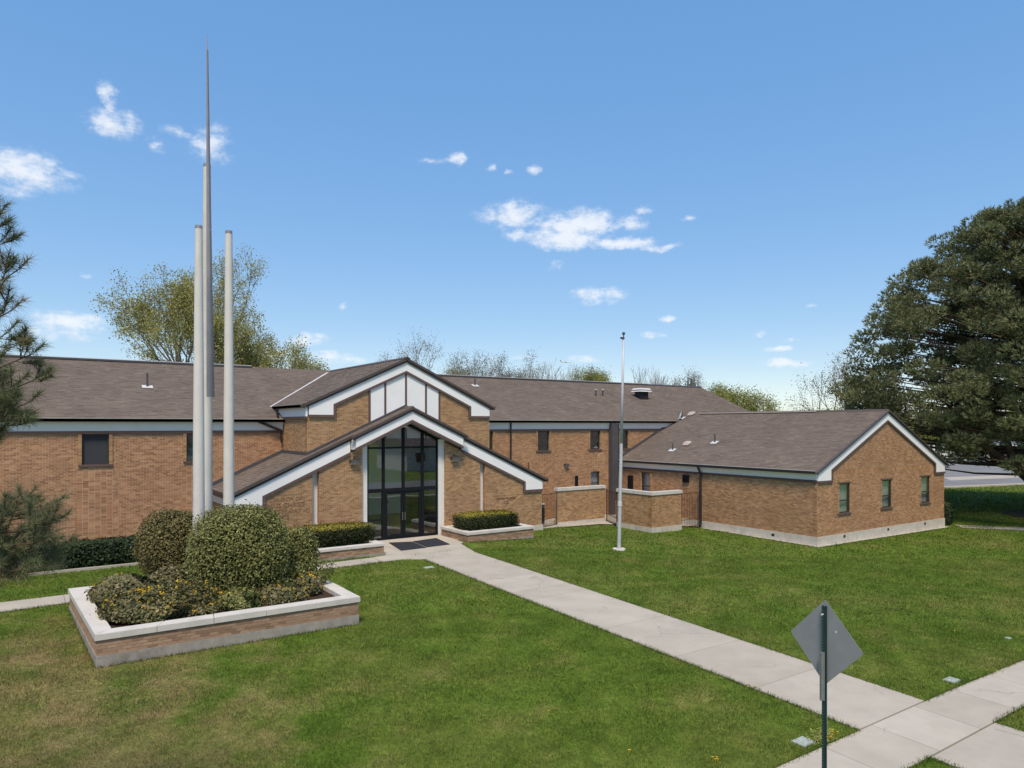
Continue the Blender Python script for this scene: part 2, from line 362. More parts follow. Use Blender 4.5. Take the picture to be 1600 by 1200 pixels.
def minus(rect, holes):
    rs = [rect]
    for (ha0, ha1, hz0, hz1) in holes:
        nx = []
        for (a0, a1, z0, z1) in rs:
            if a1 <= ha0 or a0 >= ha1 or z1 <= hz0 or z0 >= hz1: nx.append((a0, a1, z0, z1)); continue
            if a0 < ha0: nx.append((a0, ha0, z0, z1))
            if a1 > ha1: nx.append((ha1, a1, z0, z1))
            b0 = max(a0, ha0); b1 = min(a1, ha1)
            if z0 < hz0: nx.append((b0, b1, z0, hz0))
            if z1 > hz1: nx.append((b0, b1, hz1, z1))
        rs = nx
    return rs
BL, BH, MJ = .203, .0677, .0135
def lay_bricks(mb, W, conv, holes=(), stack=(), soldier=(), proud=.009, bondshift=0.):
    a_lo = min(p[0] for p in conv); a_hi = max(p[0] for p in conv); z_lo = min(p[1] for p in conv); z_hi = max(p[1] for p in conv)
    def put(rect, hl):
        for q in minus(rect, hl):
            if q[1] - q[0] < .012 or q[3] - q[2] < .012: continue
            pl = clip([(q[0], q[2]), (q[1], q[2]), (q[1], q[3]), (q[0], q[3])], conv)
            if len(pl) < 3: continue
            d = proud + random.uniform(-.0015, .0015); r = random.random()
            k = len(mb.v); n = len(pl)
            mb.v += [W.P(a, z, d) for a, z in pl] + [W.P(a, z, -.004) for a, z in pl]
            mb.f.append([k + i for i in range(n)]); mb.r.append(r)
            for i in range(n):
                j = (i + 1) % n; mb.f.append([k + j, k + i, k + n + i, k + n + j]); mb.r.append(r)
    allh = list(holes) + list(stack) + list(soldier)
    n0 = int(math.floor(z_lo / BH)) - 1
    c = n0
    while c * BH < z_hi:
        z = c * BH; a = (math.floor(a_lo / BL) - 1) * BL + (BL / 2 if c % 2 else 0) + bondshift
        while a < a_hi:
            put((a, a + BL - MJ, z, z + BH - MJ), allh); a += BL
        c += 1
    for (a0, a1, z0, z1) in stack:
        n = max(1, round((a1 - a0) / BL)); w = (a1 - a0) / n; z = math.floor(z0 / BH) * BH
        while z < z1:
            for i in range(n): put((a0 + i * w, a0 + (i + 1) * w - MJ, max(z, z0), min(z + BH - MJ, z1)), holes)
            z += BH
    for (a0, a1, z0, z1) in soldier:
        a = a0
        while a < a1: put((a, min(a + BH - MJ, a1), z0 + MJ, z1 - MJ), holes); a += BH
def wall_slab(mb, W, conv, holes=(), thick=.25):
    a_lo = min(p[0] for p in conv); a_hi = max(p[0] for p in conv); z_lo = min(p[1] for p in conv); z_hi = max(p[1] for p in conv)
    for q in minus((a_lo, a_hi, z_lo, z_hi), holes):
        pl = clip([(q[0], q[2]), (q[1], q[2]), (q[1], q[3]), (q[0], q[3])], conv)
        if len(pl) >= 3: W.ext(mb, pl, -thick, 0)
def brick_wall(parent, W, convs, brick, holes=(), stack=(), soldier=(), thick=.25, mortar='mortar'):
    s = MB(); b = MB()
    for cv in convs: wall_slab(s, W, cv, holes, thick); lay_bricks(b, W, cv, holes, stack, soldier)
    w = s.build('wall', mortar, parent)
    b.build('brickwork', brick, w, kind='stuff')
    return w
def rect(a0, a1, z0, z1): return [(a0, z0), (a1, z0), (a1, z1), (a0, z1)]

def shingles(parent, org, u, s, convs, rows=.145, thick=.009):
    """courses of shingles on the plane org + u*a + s*b (s points up the slope)"""
    org = np.array(org, float); u = np.array(u, float); s = np.array(s, float); n = np.cross(u, s); n /= np.linalg.norm(n)
    if n[2] < 0: n = -n
    mb = MB(); rr = random.Random(len(convs) * 7 + int(org[0] * 10))
    for cv in convs:
        a_lo = min(p[0] for p in cv); a_hi = max(p[0] for p in cv); b_hi = max(p[1] for p in cv); b = min(p[1] for p in cv)
        while b < b_hi:
            a = a_lo - rr.random() * .3
            while a < a_hi:
                w = rr.uniform(.15, .42)
                pl = clip([(a, b), (a + w - .004, b), (a + w - .004, b + rows + .01), (a, b + rows + .01)], cv)
                if len(pl) >= 3:
                    t = thick + rr.choice((0, 0, .006)); r = min(1, max(0, rr.gauss(.5, .24)))
                    k = len(mb.v)
                    mb.v += [tuple(org + u * x + s * y + n * (.004 + t * (1 - .75 * (y - b) / rows))) for x, y in pl]; mb.f.append(list(range(k, k + len(pl)))); mb.r.append(r)
                    lo = sorted([q for q in pl if abs(q[1] - b) < 1e-6])
                    if len(lo) >= 2:
                        k = len(mb.v); p, q = lo[0], lo[-1]
                        mb.v += [tuple(org + u * p[0] + s * p[1] + n * h) for h in (0, .004 + t)] + [tuple(org + u * q[0] + s * q[1] + n * h) for h in (.004 + t, 0)]
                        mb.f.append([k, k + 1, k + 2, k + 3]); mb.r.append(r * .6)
                a += w
            b += rows
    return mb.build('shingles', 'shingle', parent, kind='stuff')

# ------------------------------------------------------------------ terrain
def cl(x, a, b): return max(a, min(b, x))
def gz(X, Y):
    fx = -.04 * cl(X - 16, 0, 11) - .01 * cl(X - 27, 0, 15); t = cl((Y - 8) / 17, 0, 1); t = t * t * (3 - 2 * t)
    return fx * (.4 + .6 * t) - .026 * cl(24 - Y, 0, 19)
def gz_np(X, Y):
    fx = -.04 * np.clip(X - 16, 0, 11) - .01 * np.clip(X - 27, 0, 15); t = np.clip((Y - 8) / 17, 0, 1); t = t * t * (3 - 2 * t)
    return fx * (.4 + .6 * t) - .026 * np.clip(24 - Y, 0, 19)
xs = np.concatenate([-np.geomspace(1500, 12, 14), np.arange(-10, 60, 1.0), np.geomspace(61, 1600, 16)])
ys = np.concatenate([-np.geomspace(1500, 12, 14), np.arange(-10, 60, 1.0), np.geomspace(61, 1600, 16)])
GX, GY = np.meshgrid(xs, ys); V = np.stack([GX, GY, gz_np(GX, GY)], -1).reshape(-1, 3)
nx, ny = len(xs), len(ys); I = np.arange(nx * ny).reshape(ny, nx)
Q = np.stack([I[:-1, :-1], I[:-1, 1:], I[1:, 1:], I[1:, :-1]], -1).reshape(-1, 4)
place('ground', V, Q.ravel(), np.full(len(Q), 4), 'lawn', None, smooth=True, kind='structure')

def slab(parent, quad, lift=.03, thick=.14, mat='concrete_walk', name='slab'):
    b = MB(); top = [(x, y, gz(x, y) + lift) for x, y in quad]; bot = [(x, y, gz(x, y) + lift - thick) for x, y in quad]
    b.prism(bot, top, random.random()); return b.build(name, mat, parent)
def strip(name, edgeA, edgeB, cuts, gap=.012, lift=.03, label=None):
    """a paved strip between two edges (a + t*(b-a)), cut into slabs at the given t values"""
    (a0, a1), (b0, b1) = edgeA, edgeB; L0 = math.dist(a0, a1)
    e = empty(name, (a0[0], a0[1], gz(*a0)), kind='structure', label=label)
    for t0, t1 in zip(cuts[:-1], cuts[1:]):
        g = gap / 2 / L0; f = lambda p, q, t: (p[0] + (q[0] - p[0]) * t, p[1] + (q[1] - p[1]) * t)
        slab(e, [f(a0, a1, t0 + g), f(a0, a1, t1 - g), f(b0, b1, t1 - g), f(b0, b1, t0 + g)], lift)
    return e
# front walk from the entrance down to the street pavement
ycuts = [24.1, 22.4, 20.0, 18.3, 17.3, 14.0, 11.5, 9.3, 7.06]
strip('front_walk', ((12.48, 24.1), (12.48, 7.06)), ((14.86, 24.1), (14.86, 7.06)), [(24.1 - y) / 17.04 for y in ycuts], label='wide concrete walk leading to the entrance')
# pavement along the street
pc = [-6, -4.4, -2.8, -1.2, .4, 2.0, 3.6, 5.2, 6.9, 8.3, 9.85, 11.3, 12.85, 14.4, 15.95, 17.6, 19.3, 21, 23, 25, 27, 29, 31, 33]
strip('pavement', ((-6, 5.86), (33, 5.86)), ((-6, 7.03), (33, 7.03)), [(x + 6) / 39 for x in pc], label='concrete pavement along the street')
strip('kerb_walk', ((12.5, 5.83), (12.5, 2.6)), ((14.92, 5.83), (14.92, 2.6)), [0, .5, 1], label='short concrete walk to the kerb')
strip('side_walk_path', ((-9, 23.30), (11.0, 24.5)), ((-9, 24.78), (11.0, 25.45)), [i / 12 for i in range(13)], label='narrow concrete path along the facade')
pz = empty('entrance_paving', (14, 26.5, 0), kind='structure', label='concrete landing before the entrance doors')
slab(pz, [(11.02, 24.52), (11.9, 24.5), (12.47, 24.11), (12.47, 25.82), (11.02, 25.47)])
slab(pz, [(12.48, 24.11), (14.86, 24.11), (15.45, 26.3), (15.7, 26.6), (15.7, 27.2), (12.48, 27.2)])
slab(pz, [(11.72, 25.6), (12.47, 25.83), (12.47, 29.0), (11.72, 29.0)])
slab(pz, [(12.48, 27.21), (15.95, 27.21), (15.95, 29.05), (12.48, 29.05)])
strip('wing_path', ((43.0, 18.4), (46.5, 13.0)), ((43.9, 19.2), (47.6, 13.4)), [0, .33, .66, 1], lift=.02, label='concrete path beside the wing')
# street on the far right and beyond, with kerb
b = MB(); q = [(52, 35.2), (120, 17.8), (190, 60), (70, 62)]
b.poly([(x, y, gz(x, y) + .03) for x, y in q]); b.build('road', 'asphalt', kind='structure')
b = MB()
def bar(mb, p, q, w, z0, z1):
    d = Vector((q[0] - p[0], q[1] - p[1])).normalized(); n = Vector((-d.y, d.x)) * w / 2
    pts = [(p[0] - n.x, p[1] - n.y), (q[0] - n.x, q[1] - n.y), (q[0] + n.x, q[1] + n.y), (p[0] + n.x, p[1] + n.y)]
    mb.prism([(x, y, z0) for x, y in pts], [(x, y, z1) for x, y in pts])
bar(b, (52, 35.0), (120, 17.6), .5, -.75, -.45); b.build('kerb', 'concrete_walk', kind='structure')
b = MB(); b.poly([(x, y, gz(x, y) + .035) for x, y in [(78, 34.5), (100, 29.5), (104, 31.5), (82, 37)]]); b.build('driveway', 'concrete_walk', kind='structure')
b = MB(); b.poly([(-60, 2.6, -.6), (60, 2.6, -.6), (60, -8, -.62), (-60, -8, -.62)][::-1])
b.v = [(x, y, gz(x, 4) - .0 + .02) for x, y, z in b.v]; b.build('street', 'asphalt', kind='structure')

# ------------------------------------------------------------------ the church building
B = empty('church_building', (14.2, 29.1, 0), label='long tan brick church building with brown shingle roofs and white gables', cat='building')
YM, YL, YG, YU = 32.5, 28.85, 29.1, 29.2     # main wall, lower gable bays, glazing, upper gable wall
WX, WY = 30.3, 19.15                          # wing: left wall and gable wall
PM = (8.15 - 5.36) / (38.7 - 32.2)
WM = Wall((0, YM, 0), (1, 0, 0), (0, -1, 0)); WL = Wall((0, YL, 0), (1, 0, 0), (0, -1, 0)); WU = Wall((0, YU, 0), (1, 0, 0), (0, -1, 0))
WW = Wall((0, WY, 0), (1, 0, 0), (0, -1, 0)); WS = Wall((WX, 0, 0), (0, 1, 0), (-1, 0, 0))
WG = Wall((0, YG, 0), (1, 0, 0), (0, -1, 0))

def window(W, a0, a1, z0, z1, recess=.14, jamb=.12, proud=.07, mid=True, inner='curtain_dark', head=False, screen=False):
    """frame with pane(s), sill and the brick jambs that stand proud of the wall; a0..a1 is the clear opening"""
    m = MB(); t = .055
    W.box(m, a0, a0 + t, z0, z1, -recess - .05, -recess + .03); W.box(m, a1 - t, a1, z0, z1, -recess - .05, -recess + .03)
    W.box(m, a0 + t, a1 - t, z0, z0 + t, -recess - .05, -recess + .03); W.box(m, a0 + t, a1 - t, z1 - t, z1, -recess - .05, -recess + .03)
    zm = z0 + (z1 - z0) * .42
    if mid: W.box(m, a0 + t, a1 - t, zm - .028, zm + .028, -recess - .05, -recess + .035)
    w = m.build('window', 'window_bronze', B)
    spans = [(z0 + t, zm - .028), (zm + .028, z1 - t)] if mid else [(z0 + t, z1 - t)]
    for za, zb in spans:
        g = MB(); W.box(g, a0 + t, a1 - t, za, zb, -recess - .012, -recess); g.build('pane', 'screen_mesh' if screen else 'glass', w)
    g = MB(); W.box(g, a0 + .01, a1 - .01, z0 + .01, z1 - .01, -recess - .14, -recess - .12); g.build('blind', inner, w)
    g = MB(); W.box(g, a0 - jamb, a1 + jamb, z0 - .075, z0, -recess, proud + .02); g.build('sill', 'trim_brown', w)
    for s in (0, 1):
        g = MB(); x0, x1 = (a0 - jamb, a0) if s == 0 else (a1, a1 + jamb)
        W.box(g, x0, x1, z0, z1, -recess - .05, proud - .01); j = g.build('jamb', 'mortar', w)
    g = MB()
    z = z0
    while z < z1 - .03:
        for x0, x1 in ((a0 - jamb, a0), (a1, a1 + jamb)): W.box(g, x0 - .002, x1 + .002, z, min(z + BH - MJ, z1), -recess - .04, proud)
        z += BH
    g.build('jamb_bricks', 'brick_tan', w, kind='stuff')
    if head: g = MB(); W.box(g, a0 - jamb, a1 + jamb, z1, z1 + .06, -recess, proud + .01); g.build('lintel', 'trim_brown', w)
    return w

def roof_slab(name, pts, thick=.12, mat='rake_brown'):
    b = MB(); b.prism([(x, y, z - thick) for x, y, z in pts], pts); return b.build(name, mat, B)

# --- main block
XL, XR = -9.0, 45.0
wins_main = [(1.89, 2.83, 3.54, 4.74), (5.67, 6.55, 3.58, 4.74), (-2.1, -1.2, 3.56, 4.74), (20.2, 21.06, 3.62, 4.76), (24.08, 24.92, 3.64, 4.76), (27.98, 28.80, 3.64, 4.76), (30.4, 31.12, 3.64, 4.76), (28.02, 28.76, 1.1, 2.3)]
hol = [(a - .12, b + .12, z0 - .075, z1) for a, b, z0, z1 in wins_main]
stack = [(1.72, 2.96, .75, 3.46), (5.5, 6.66, .75, 3.46), (23.9, 25.1, .4, 3.56), (27.8, 28.98, 2.36, 3.56)]
slots = [(-.66, -.63, 0, 4.77), (3.16, 3.19, 0, 4.77), (6.92, 6.95, 0, 4.77), (25.27, 25.30, -.3, 4.77), (1.69, 1.72, .78, 2.1), (2.86, 2.92, .78, 2.1), (5.44, 5.5, .78, 2.1)]
brick_wall(B, WM, [rect(XL, 20.0, -.2, 4.77)], 'brick_rust', hol[:4], stack, slots)
brick_wall(B, WM, [rect(20.0, 36.2, -.5, 4.77)], 'brick_wing', hol[3:], stack, slots)
for i, (a0, a1, z0, z1) in enumerate(wins_main):
    window(WM, a0, a1, z0, z1, recess=.08, proud=.05, mid=(i != 0), inner='blind' if i == 7 else 'curtain_dark', screen=(i == 0))
boxes('rear_wall', 'mortar', B, (XL, XR - .3, 44.9, 45.2, -.5, 5.2), (XL - .0, XL + .3, 32.8, 44.9, -.2, 5.2), (XR - .55, XR - .3, 32.8, 44.9, -.6, 5.2), (36.2, XR - .3, 32.5, 32.75, -.6, 5.2))
# eaves: gutter, white frieze, brown band
def eaves(W, a0, a1, z_eave, frieze=.37, back=0.0, depth=.30):
    g = MB(); W.box(g, a0, a1, z_eave - .135, z_eave - .015, depth - .13, depth); g.build('gutter', 'gutter_black', B)
    g = MB(); W.box(g, a0, a1, z_eave - .012, z_eave + .012, depth - .16, depth + .012); g.build('drip_edge', 'drip_edge', B)
    g = MB(); W.ext(g, [(a0, 0), (a1, 0), (a1, .02), (a0, .02)], 0, 0); g = MB()
    za, zb = z_eave - .13 - frieze, z_eave - .05
    A = [W.P(a0, za, .05), W.P(a1, za, .05), W.P(a1, zb, .15), W.P(a0, zb, .15)]; C = [W.P(a0, za, 0), W.P(a1, za, 0), W.P(a1, zb, 0), W.P(a0, zb, 0)]
    g.prism(C, A); g.build('frieze_board', 'white_paint', B)
    g = MB(); W.box(g, a0, a1, za - .10, za, 0, .075); g.build('trim_band', 'trim_brown', B)
eaves(WM, XL, 9.70, 5.36); eaves(WM, 18.7, 35.15, 5.36)
# roof of the main block
r = roof_slab('roof', [(XL, 32.2, 5.36), (XR, 32.2, 5.36), (XR, 38.7, 8.15), (XL, 38.7, 8.15)])
sl = math.hypot(6.5, 2.79)
shingles(r, (0, 32.2, 5.36), (1, 0, 0), (0, 6.5 / sl, 2.79 / sl), [[(XL, 0), (XR, 0), (XR, sl), (XL, sl)]])
roof_slab('roof', [(XL, 38.7, 8.15), (XR, 38.7, 8.15), (XR, 45.2, 5.36), (XL, 45.2, 5.36)])
def ridge_cap(p, q, w=.17, name='ridge_cap', mat='rake_brown'):
    b = MB(); p = Vector(p); q = Vector(q); d = (q - p).normalized(); n = Vector((-d.y, d.x, 0)).normalized() * w
    f = lambda c: [c - n + Vector((0, 0, -.05)), c + Vector((0, 0, .045)), c + n + Vector((0, 0, -.05)), c + Vector((0, 0, -.02))]
    b.prism(f(p), f(q)); return b.build(name, mat, B)
ridge_cap((XL, 38.7, 8.17), (9.9, 38.7, 8.17), .2, mat='duct_grey'); ridge_cap((16.5, 38.7, 8.17), (XR, 38.7, 8.17), .2, mat='duct_grey')
boxes('ridge_flashing', 'flashing', B, (XL, 9.9, 38.52, 38.60, 8.20, 8.225)); boxes('ridge_flashing', 'flashing', B, (20, XR - 6, 38.52, 38.60, 8.20, 8.225))

# --- gable fronts (white boards, brown band below, dark rake above)
def gable(W, xc, zc, p, a, e, d1, d2, t, stub=None, df=.06, name_side='', rake=True, sides=(-1, 1)):
    for s in sides:
        X = lambda o: xc + s * o; top = lambda o, d: zc - d - p * o
        if rake:
            m = MB(); m2 = MB(); W.ext(m, [(X(a), top(a, 0) + .015), (X(e + .22), top(e + .22, 0) + .015), (X(e + .22), top(e + .22, d1 * .5)), (X(a), top(a, d1 * .5))], df - .05, df + .10)
            rk = m.build('rake_board', 'rake_brown', B)
            W.ext(m2, [(X(a), top(a, d1 * .5) - .003), (X(e + .12), top(e + .12, d1 * .5) - .003), (X(e + .12), top(e + .12, d1)), (X(a), top(a, d1))], df - .05, df + .05); m2.build('rake_moulding', 'gutter_black' if d1 > .19 else 'rake_brown', rk)
        f = MB(); g = MB()
        if stub:
            xs_, zb = stub
            W.ext(f, [(X(a), top(a, d1)), (X(e), top(e, d1)), (X(e), zb), (X(xs_), zb), (X(xs_), top(xs_, d2)), (X(a), top(a, d2))], -.02, df)
            W.ext(g, [(X(a), top(a, d2)), (X(xs_), top(xs_, d2)), (X(xs_), zb), (X(e), zb), (X(e), zb - t), (X(xs_ - t), zb - t), (X(xs_ - t), top(xs_ - t, d2 + t)), (X(a), top(a, d2 + t))], -.02, df + .02)
        else:
            W.ext(f, [(X(a), top(a, d1)), (X(e), top(e, d1)), (X(e), top(e, d2)), (X(a), top(a, d2))], -.02, df)
            W.ext(g, [(X(a), top(a, d2)), (X(e), top(e, d2)), (X(e), top(e, d2 + t)), (X(a), top(a, d2 + t))], -.02, df + .02)
        f.build('gable_board', 'white_paint', B); g.build('gable_trim', 'trim_brown', B)

# upper gable
UX, UZ, UP = 14.24, 8.11, .4576
def band(xc, zc, p, d): return lambda x: zc - d - p * abs(x - xc)
ub = band(UX, UZ, UP, .58)
for xa, xb in ((9.73, 12.49), (15.95, 18.72)):
    pass
cvL = [(9.73, 3.2), (12.49, 3.2), (12.49, ub(12.49)), (10.9, ub(10.9)), (9.73, ub(10.9) - .55 + .12)]
cvL = [(9.73, 2.9), (12.49, 2.9), (12.49, ub(12.49)), (10.86, ub(10.86)), (9.73, ub(10.86))]
brick_wall(B, WU, [[(9.73, 2.9), (10.88, 2.9), (10.88, 5.5), (9.73, 5.5)], [(10.88, 2.9), (12.49, 2.9), (12.49, ub(12.49)), (10.88, ub(10.88))]], 'brick_tan')
brick_wall(B, WU, [[(15.95, 2.9), (17.6, 2.9), (17.6, ub(17.6)), (15.95, ub(15.95))], [(17.6, 2.9), (18.72, 2.9), (18.72, 5.5), (17.6, 5.5)]], 'brick_tan')
g = MB(); WU.ext(g, [(9.8, 5.5), (10.88, 5.5), (10.88, ub(10.88)), (UX, UZ - .2), (17.6, ub(17.6)), (17.6, 5.5), (18.65, 5.5), (18.65, UZ - .2 - UP * 4.41), (UX, UZ - .15), (9.8, UZ - .2 - UP * 4.44)], -.2, -.03); g.build('gable_backing', 'mortar', B)
gable(WU, UX, UZ, UP, 0, 4.45, .19, .57, .11, (3.40, 5.53), df=.07)
# white panels with brown battens
px = [12.49, 13.23, 14.24, 15.25, 15.95]
for x0, x1 in zip(px[:-1], px[1:]):
    m = MB(); WU.ext(m, [(x0 + .04, 4.5), (x1 - .04, 4.5), (x1 - .04, UZ - .6 - UP * abs(x1 - .04 - UX)), (x0 + .04, UZ - .6 - UP * abs(x0 + .04 - UX))], -.12, .015); m.build('gable_panel', 'white_paint', B)
for x in px:
    m = MB(); zt = UZ - .6 - UP * abs(x - UX); WU.box(m, x - .045, x + .045, 4.5, zt, -.1, .04); m.build('batten', 'trim_brown', B)
# side walls of the upper gable
WUs = Wall((9.73, 0, 0), (0, 1, 0), (-1, 0, 0))
brick_wall(B, WUs, [rect(29.21, 32.42, 2.9, 5.36)], 'brick_tan', thick=.2)
boxes('side_wall', 'mortar', B, (18.5, 18.7, 29.3, 32.5, 2.9, 5.5))
m = MB(); WUs.box(m, 29.14, 33.0, 5.46, 5.90, 0, .07); m.build('frieze_board', 'white_paint', B)
m = MB(); WUs.box(m, 29.14, 32.9, 5.36, 5.46, 0, .09); m.build('trim_band', 'trim_brown', B)
m = MB(); WUs.box(m, 29.3, 33.5, 5.83, 5.95, .10, .24); m.build('gutter', 'gutter_black', B)
m = MB(); WUs.box(m, 29.3, 31.4, 5.952, 5.975, .07, .26); m.build('drip_edge', 'drip_edge', B)
sl2 = math.hypot(1, UP)
for s in (-1, 1):
    e = 4.75
    r = roof_slab('roof', [(UX, 29.08, UZ), (UX, 38.75, UZ), (UX + s * e, 33.6 + .0, UZ - UP * e), (UX + s * e, 29.08, UZ - UP * e)] if s < 0 else [(UX, 29.08, UZ), (UX + e, 29.08, UZ - UP * e), (UX + e, 33.6, UZ - UP * e), (UX, 38.75, UZ)], .1)
    cv = [(29.06, 0), (33.6, 0), (38.75, e * sl2), (29.06, e * sl2)]
    shingles(r, (UX + s * e, 0, UZ - UP * e), (0, 1, 0), (-s / sl2, 0, UP / sl2), [cv])
ridge_cap((UX, 29.0, UZ + .02), (UX, 38.6, UZ + .02), .15)
# pale metal along the valley between gable roof and main roof
def valley(p, q, w=.17):
    b = MB(); p = Vector(p); q = Vector(q); n = Vector((1, -.75, .12)).normalized() * w; up = Vector((0, 0, .03))
    b.prism([p - n, p + n, p + n + up, p - n + up], [q - n, q + n, q + n + up, q - n + up]); b.build('valley_flashing', 'flashing', B)
valley((9.42, 33.55, 5.92), (13.9, 38.3, 7.98), .085)
# diagonal brown bracket/downspout where gable meets the left eaves
m = MB(); m.tube((9.35, 32.25, 5.80), (9.45, 32.28, 5.42), .05, n=8); m.tube((8.55, 32.28, 5.27), (9.58, 32.30, 4.85), .06, n=8); m.tube((9.58, 32.32, 4.85), (9.62, 32.4, 4.3), .04, n=8); m.build('downspout', 'gutter_black', B)

# lower gable (entrance)
LX, LZ, LP = 14.2, 5.88, .456
lw = band(LX, LZ, LP, .74)
zs = 1.83
bays = [[(6.73, -.1), (7.6, -.1), (7.6, zs), (6.73, zs)], [(7.6, -.1), (9.84, -.1), (9.84, lw(9.84)), (7.6, lw(7.6))],
        [(10.12, -.1), (12.02, -.1), (12.02, lw(12.02)), (10.12, lw(10.12))], [(16.10, -.1), (17.97, -.1), (17.97, lw(17.97)), (16.10, lw(16.10))],
        [(18.26, -.3), (20.55, -.3), (20.55, lw(20.55)), (18.26, lw(18.26))], [(20.55, -.3), (21.64, -.3), (21.64, zs), (20.55, zs)]]
for bq in (bays[0:2], bays[2:3], bays[3:4], bays[4:6]): brick_wall(B, WL, bq, 'brick_tan', thick=.45)
for x0, x1 in ((9.84, 10.12), (17.97, 18.26)):
    m = MB(); WL.box(m, x0, x1, -.1, lw((x0 + x1) / 2) + .1, -.4, -.22); m.build('wall_strip', 'cream_post', B)
for x0, x1 in ((12.02, 12.30), (15.80, 16.10)):
    m = MB(); WL.box(m, x0, x1, -.1, LZ - .75 - LP * abs((x0 + x1) / 2 - LX) + .1, -.42, -.14); m.build('entrance_post', 'cream_post', B)
# brick returns seen beside the recessed strips
for x in (10.12, 16.10, 18.26):
    W_ = Wall((x, 0, 0), (0, 1, 0), (-1, 0, 0)); b = MB(); lay_bricks(b, W_, rect(YL + .005, YL + .23 if x != 16.10 else YL + .15, 0, lw(x) - .02), proud=.004); b.build('brick_return', 'brick_rust', B, kind='stuff')
gable(WL, LX, LZ, LP, 2.75, 7.45, .20, .68, .13, (6.40, 1.87), df=.06)
WC = Wall((0, 28.52, 0), (1, 0, 0), (0, -1, 0))
gable(WC, LX, LZ + .01, LP, 0, 2.62, .19, .56, .13, None, df=.06)
for s in (-1, 1):      # soffit under the projecting centre
    m = MB(); f = lambda o, d: (LX + s * o, LZ - d - LP * o)
    m.prism([(*[f(0, .60)[0], 28.55, f(0, .60)[1]],), (f(2.7, .6)[0], 28.55, f(2.7, .6)[1]), (f(2.7, .2)[0], 28.55, f(2.7, .2)[1]), (f(0, .2)[0], 28.55, f(0, .2)[1])],
            [(f(0, .60)[0], 29.15, f(0, .60)[1]), (f(2.7, .6)[0], 29.15, f(2.7, .6)[1]), (f(2.7, .2)[0], 29.15, f(2.7, .2)[1]), (f(0, .2)[0], 29.15, f(0, .2)[1])]); m.build('soffit', 'cream_post', B)
slL = math.hypot(1, LP); eL = 7.65
for s in (-1, 1):
    e = eL; o = LX + s * e; zz = LZ - LP * e
    mid = abs((9.73 if s < 0 else 18.68) - LX)
    r = MB(); q = [(o, 28.72, zz), (LX + s * mid, 28.72, LZ - LP * mid), (LX + s * mid, YM, LZ - LP * mid), (o, YM, zz)]
    r.prism([(x, y, z - .1) for x, y, z in q], q)
    q = [(LX + s * mid, 28.72, LZ - LP * mid), (LX, 28.72, LZ), (LX, YU, LZ), (LX + s * mid, YU, LZ - LP * mid)]; r.prism([(x, y, z - .1) for x, y, z in q], q)
    q = [(LX + s * 2.68, 28.40, LZ - LP * 2.68), (LX, 28.40, LZ), (LX, 28.719, LZ), (LX + s * 2.68, 28.719, LZ - LP * 2.68)]; r.prism([(x, y, z - .1) for x, y, z in q], q)
    r = r.build('roof', 'rake_brown', B)
    c = (e - mid) * slL; cc = (e - 2.68) * slL
    shingles(r, (o, 0, zz), (0, 1, 0), (-s / slL, 0, LP / slL), [[(28.70, 0), (YM, 0), (YM, c), (28.70, c)], [(28.70, c), (YU, c), (YU, e * slL), (28.70, e * slL)], [(28.40, cc), (28.70, cc), (28.70, e * slL), (28.40, e * slL)]])
    # dark flashing where this roof meets the walls
    m = MB(); f = lambda x: LZ - LP * abs(x - LX) + .03
    x0, x1 = LX + s * (mid - .0), LX
    WU.ext(m, [(x0, f(x0) - .05), (x1, f(x1) - .05), (x1, f(x1) + .10), (x0, f(x0) + .10)], .01, .06)
    x0 = LX + s * e; x1 = LX + s * mid
    WM.ext(m, [(x0, f(x0) - .05), (x1, f(x1) - .05), (x1, f(x1) + .14), (x0, f(x0) + .14)], .01, .07)
    xx = LX + s * mid; m.box(min(xx, xx + s * .06), max(xx, xx + s * .06), YU, YM, f(xx) - .08, f(xx) + .10)
    m.build('step_flashing', 'duct_grey', B)
    m = MB(); m.box(min(o, o + s * .13), max(o, o + s * .13), 28.72, YM - .1, zz - .16, zz - .03); m.build('gutter', 'gutter_black', B)
    m = MB(); m.box(min(o - s * .2, o - s * .1), max(o - s * .2, o - s * .1), 28.9, YM, 1.87, zz - .1); m.build('frieze_board', 'white_paint', B)
ridge_cap((LX, 28.38, LZ + .02), (LX, YU, LZ + .02), .12)
WLs = Wall((6.73, 0, 0), (0, 1, 0), (-1, 0, 0)); brick_wall(B, WLs, [rect(28.9, YM, -.1, 1.86)], 'brick_rust', thick=.2)
boxes('side_wall', 'mortar', B, (21.45, 21.62, 28.9, YM, -.3, 2.1))
m = MB(); m.tube((6.75, 28.98, 2.3), (6.7, 28.98, .1), .045); m.build('downspout', 'gutter_black', B)
# footing
boxes('footing', 'concrete_base', B, (6.7, 12.0, 28.80, 29.0, -.3, .06), (16.12, 21.70, 28.80, 29.0, -.5, .06), (21.6, 21.70, 29.0, YM, -.5, .06))
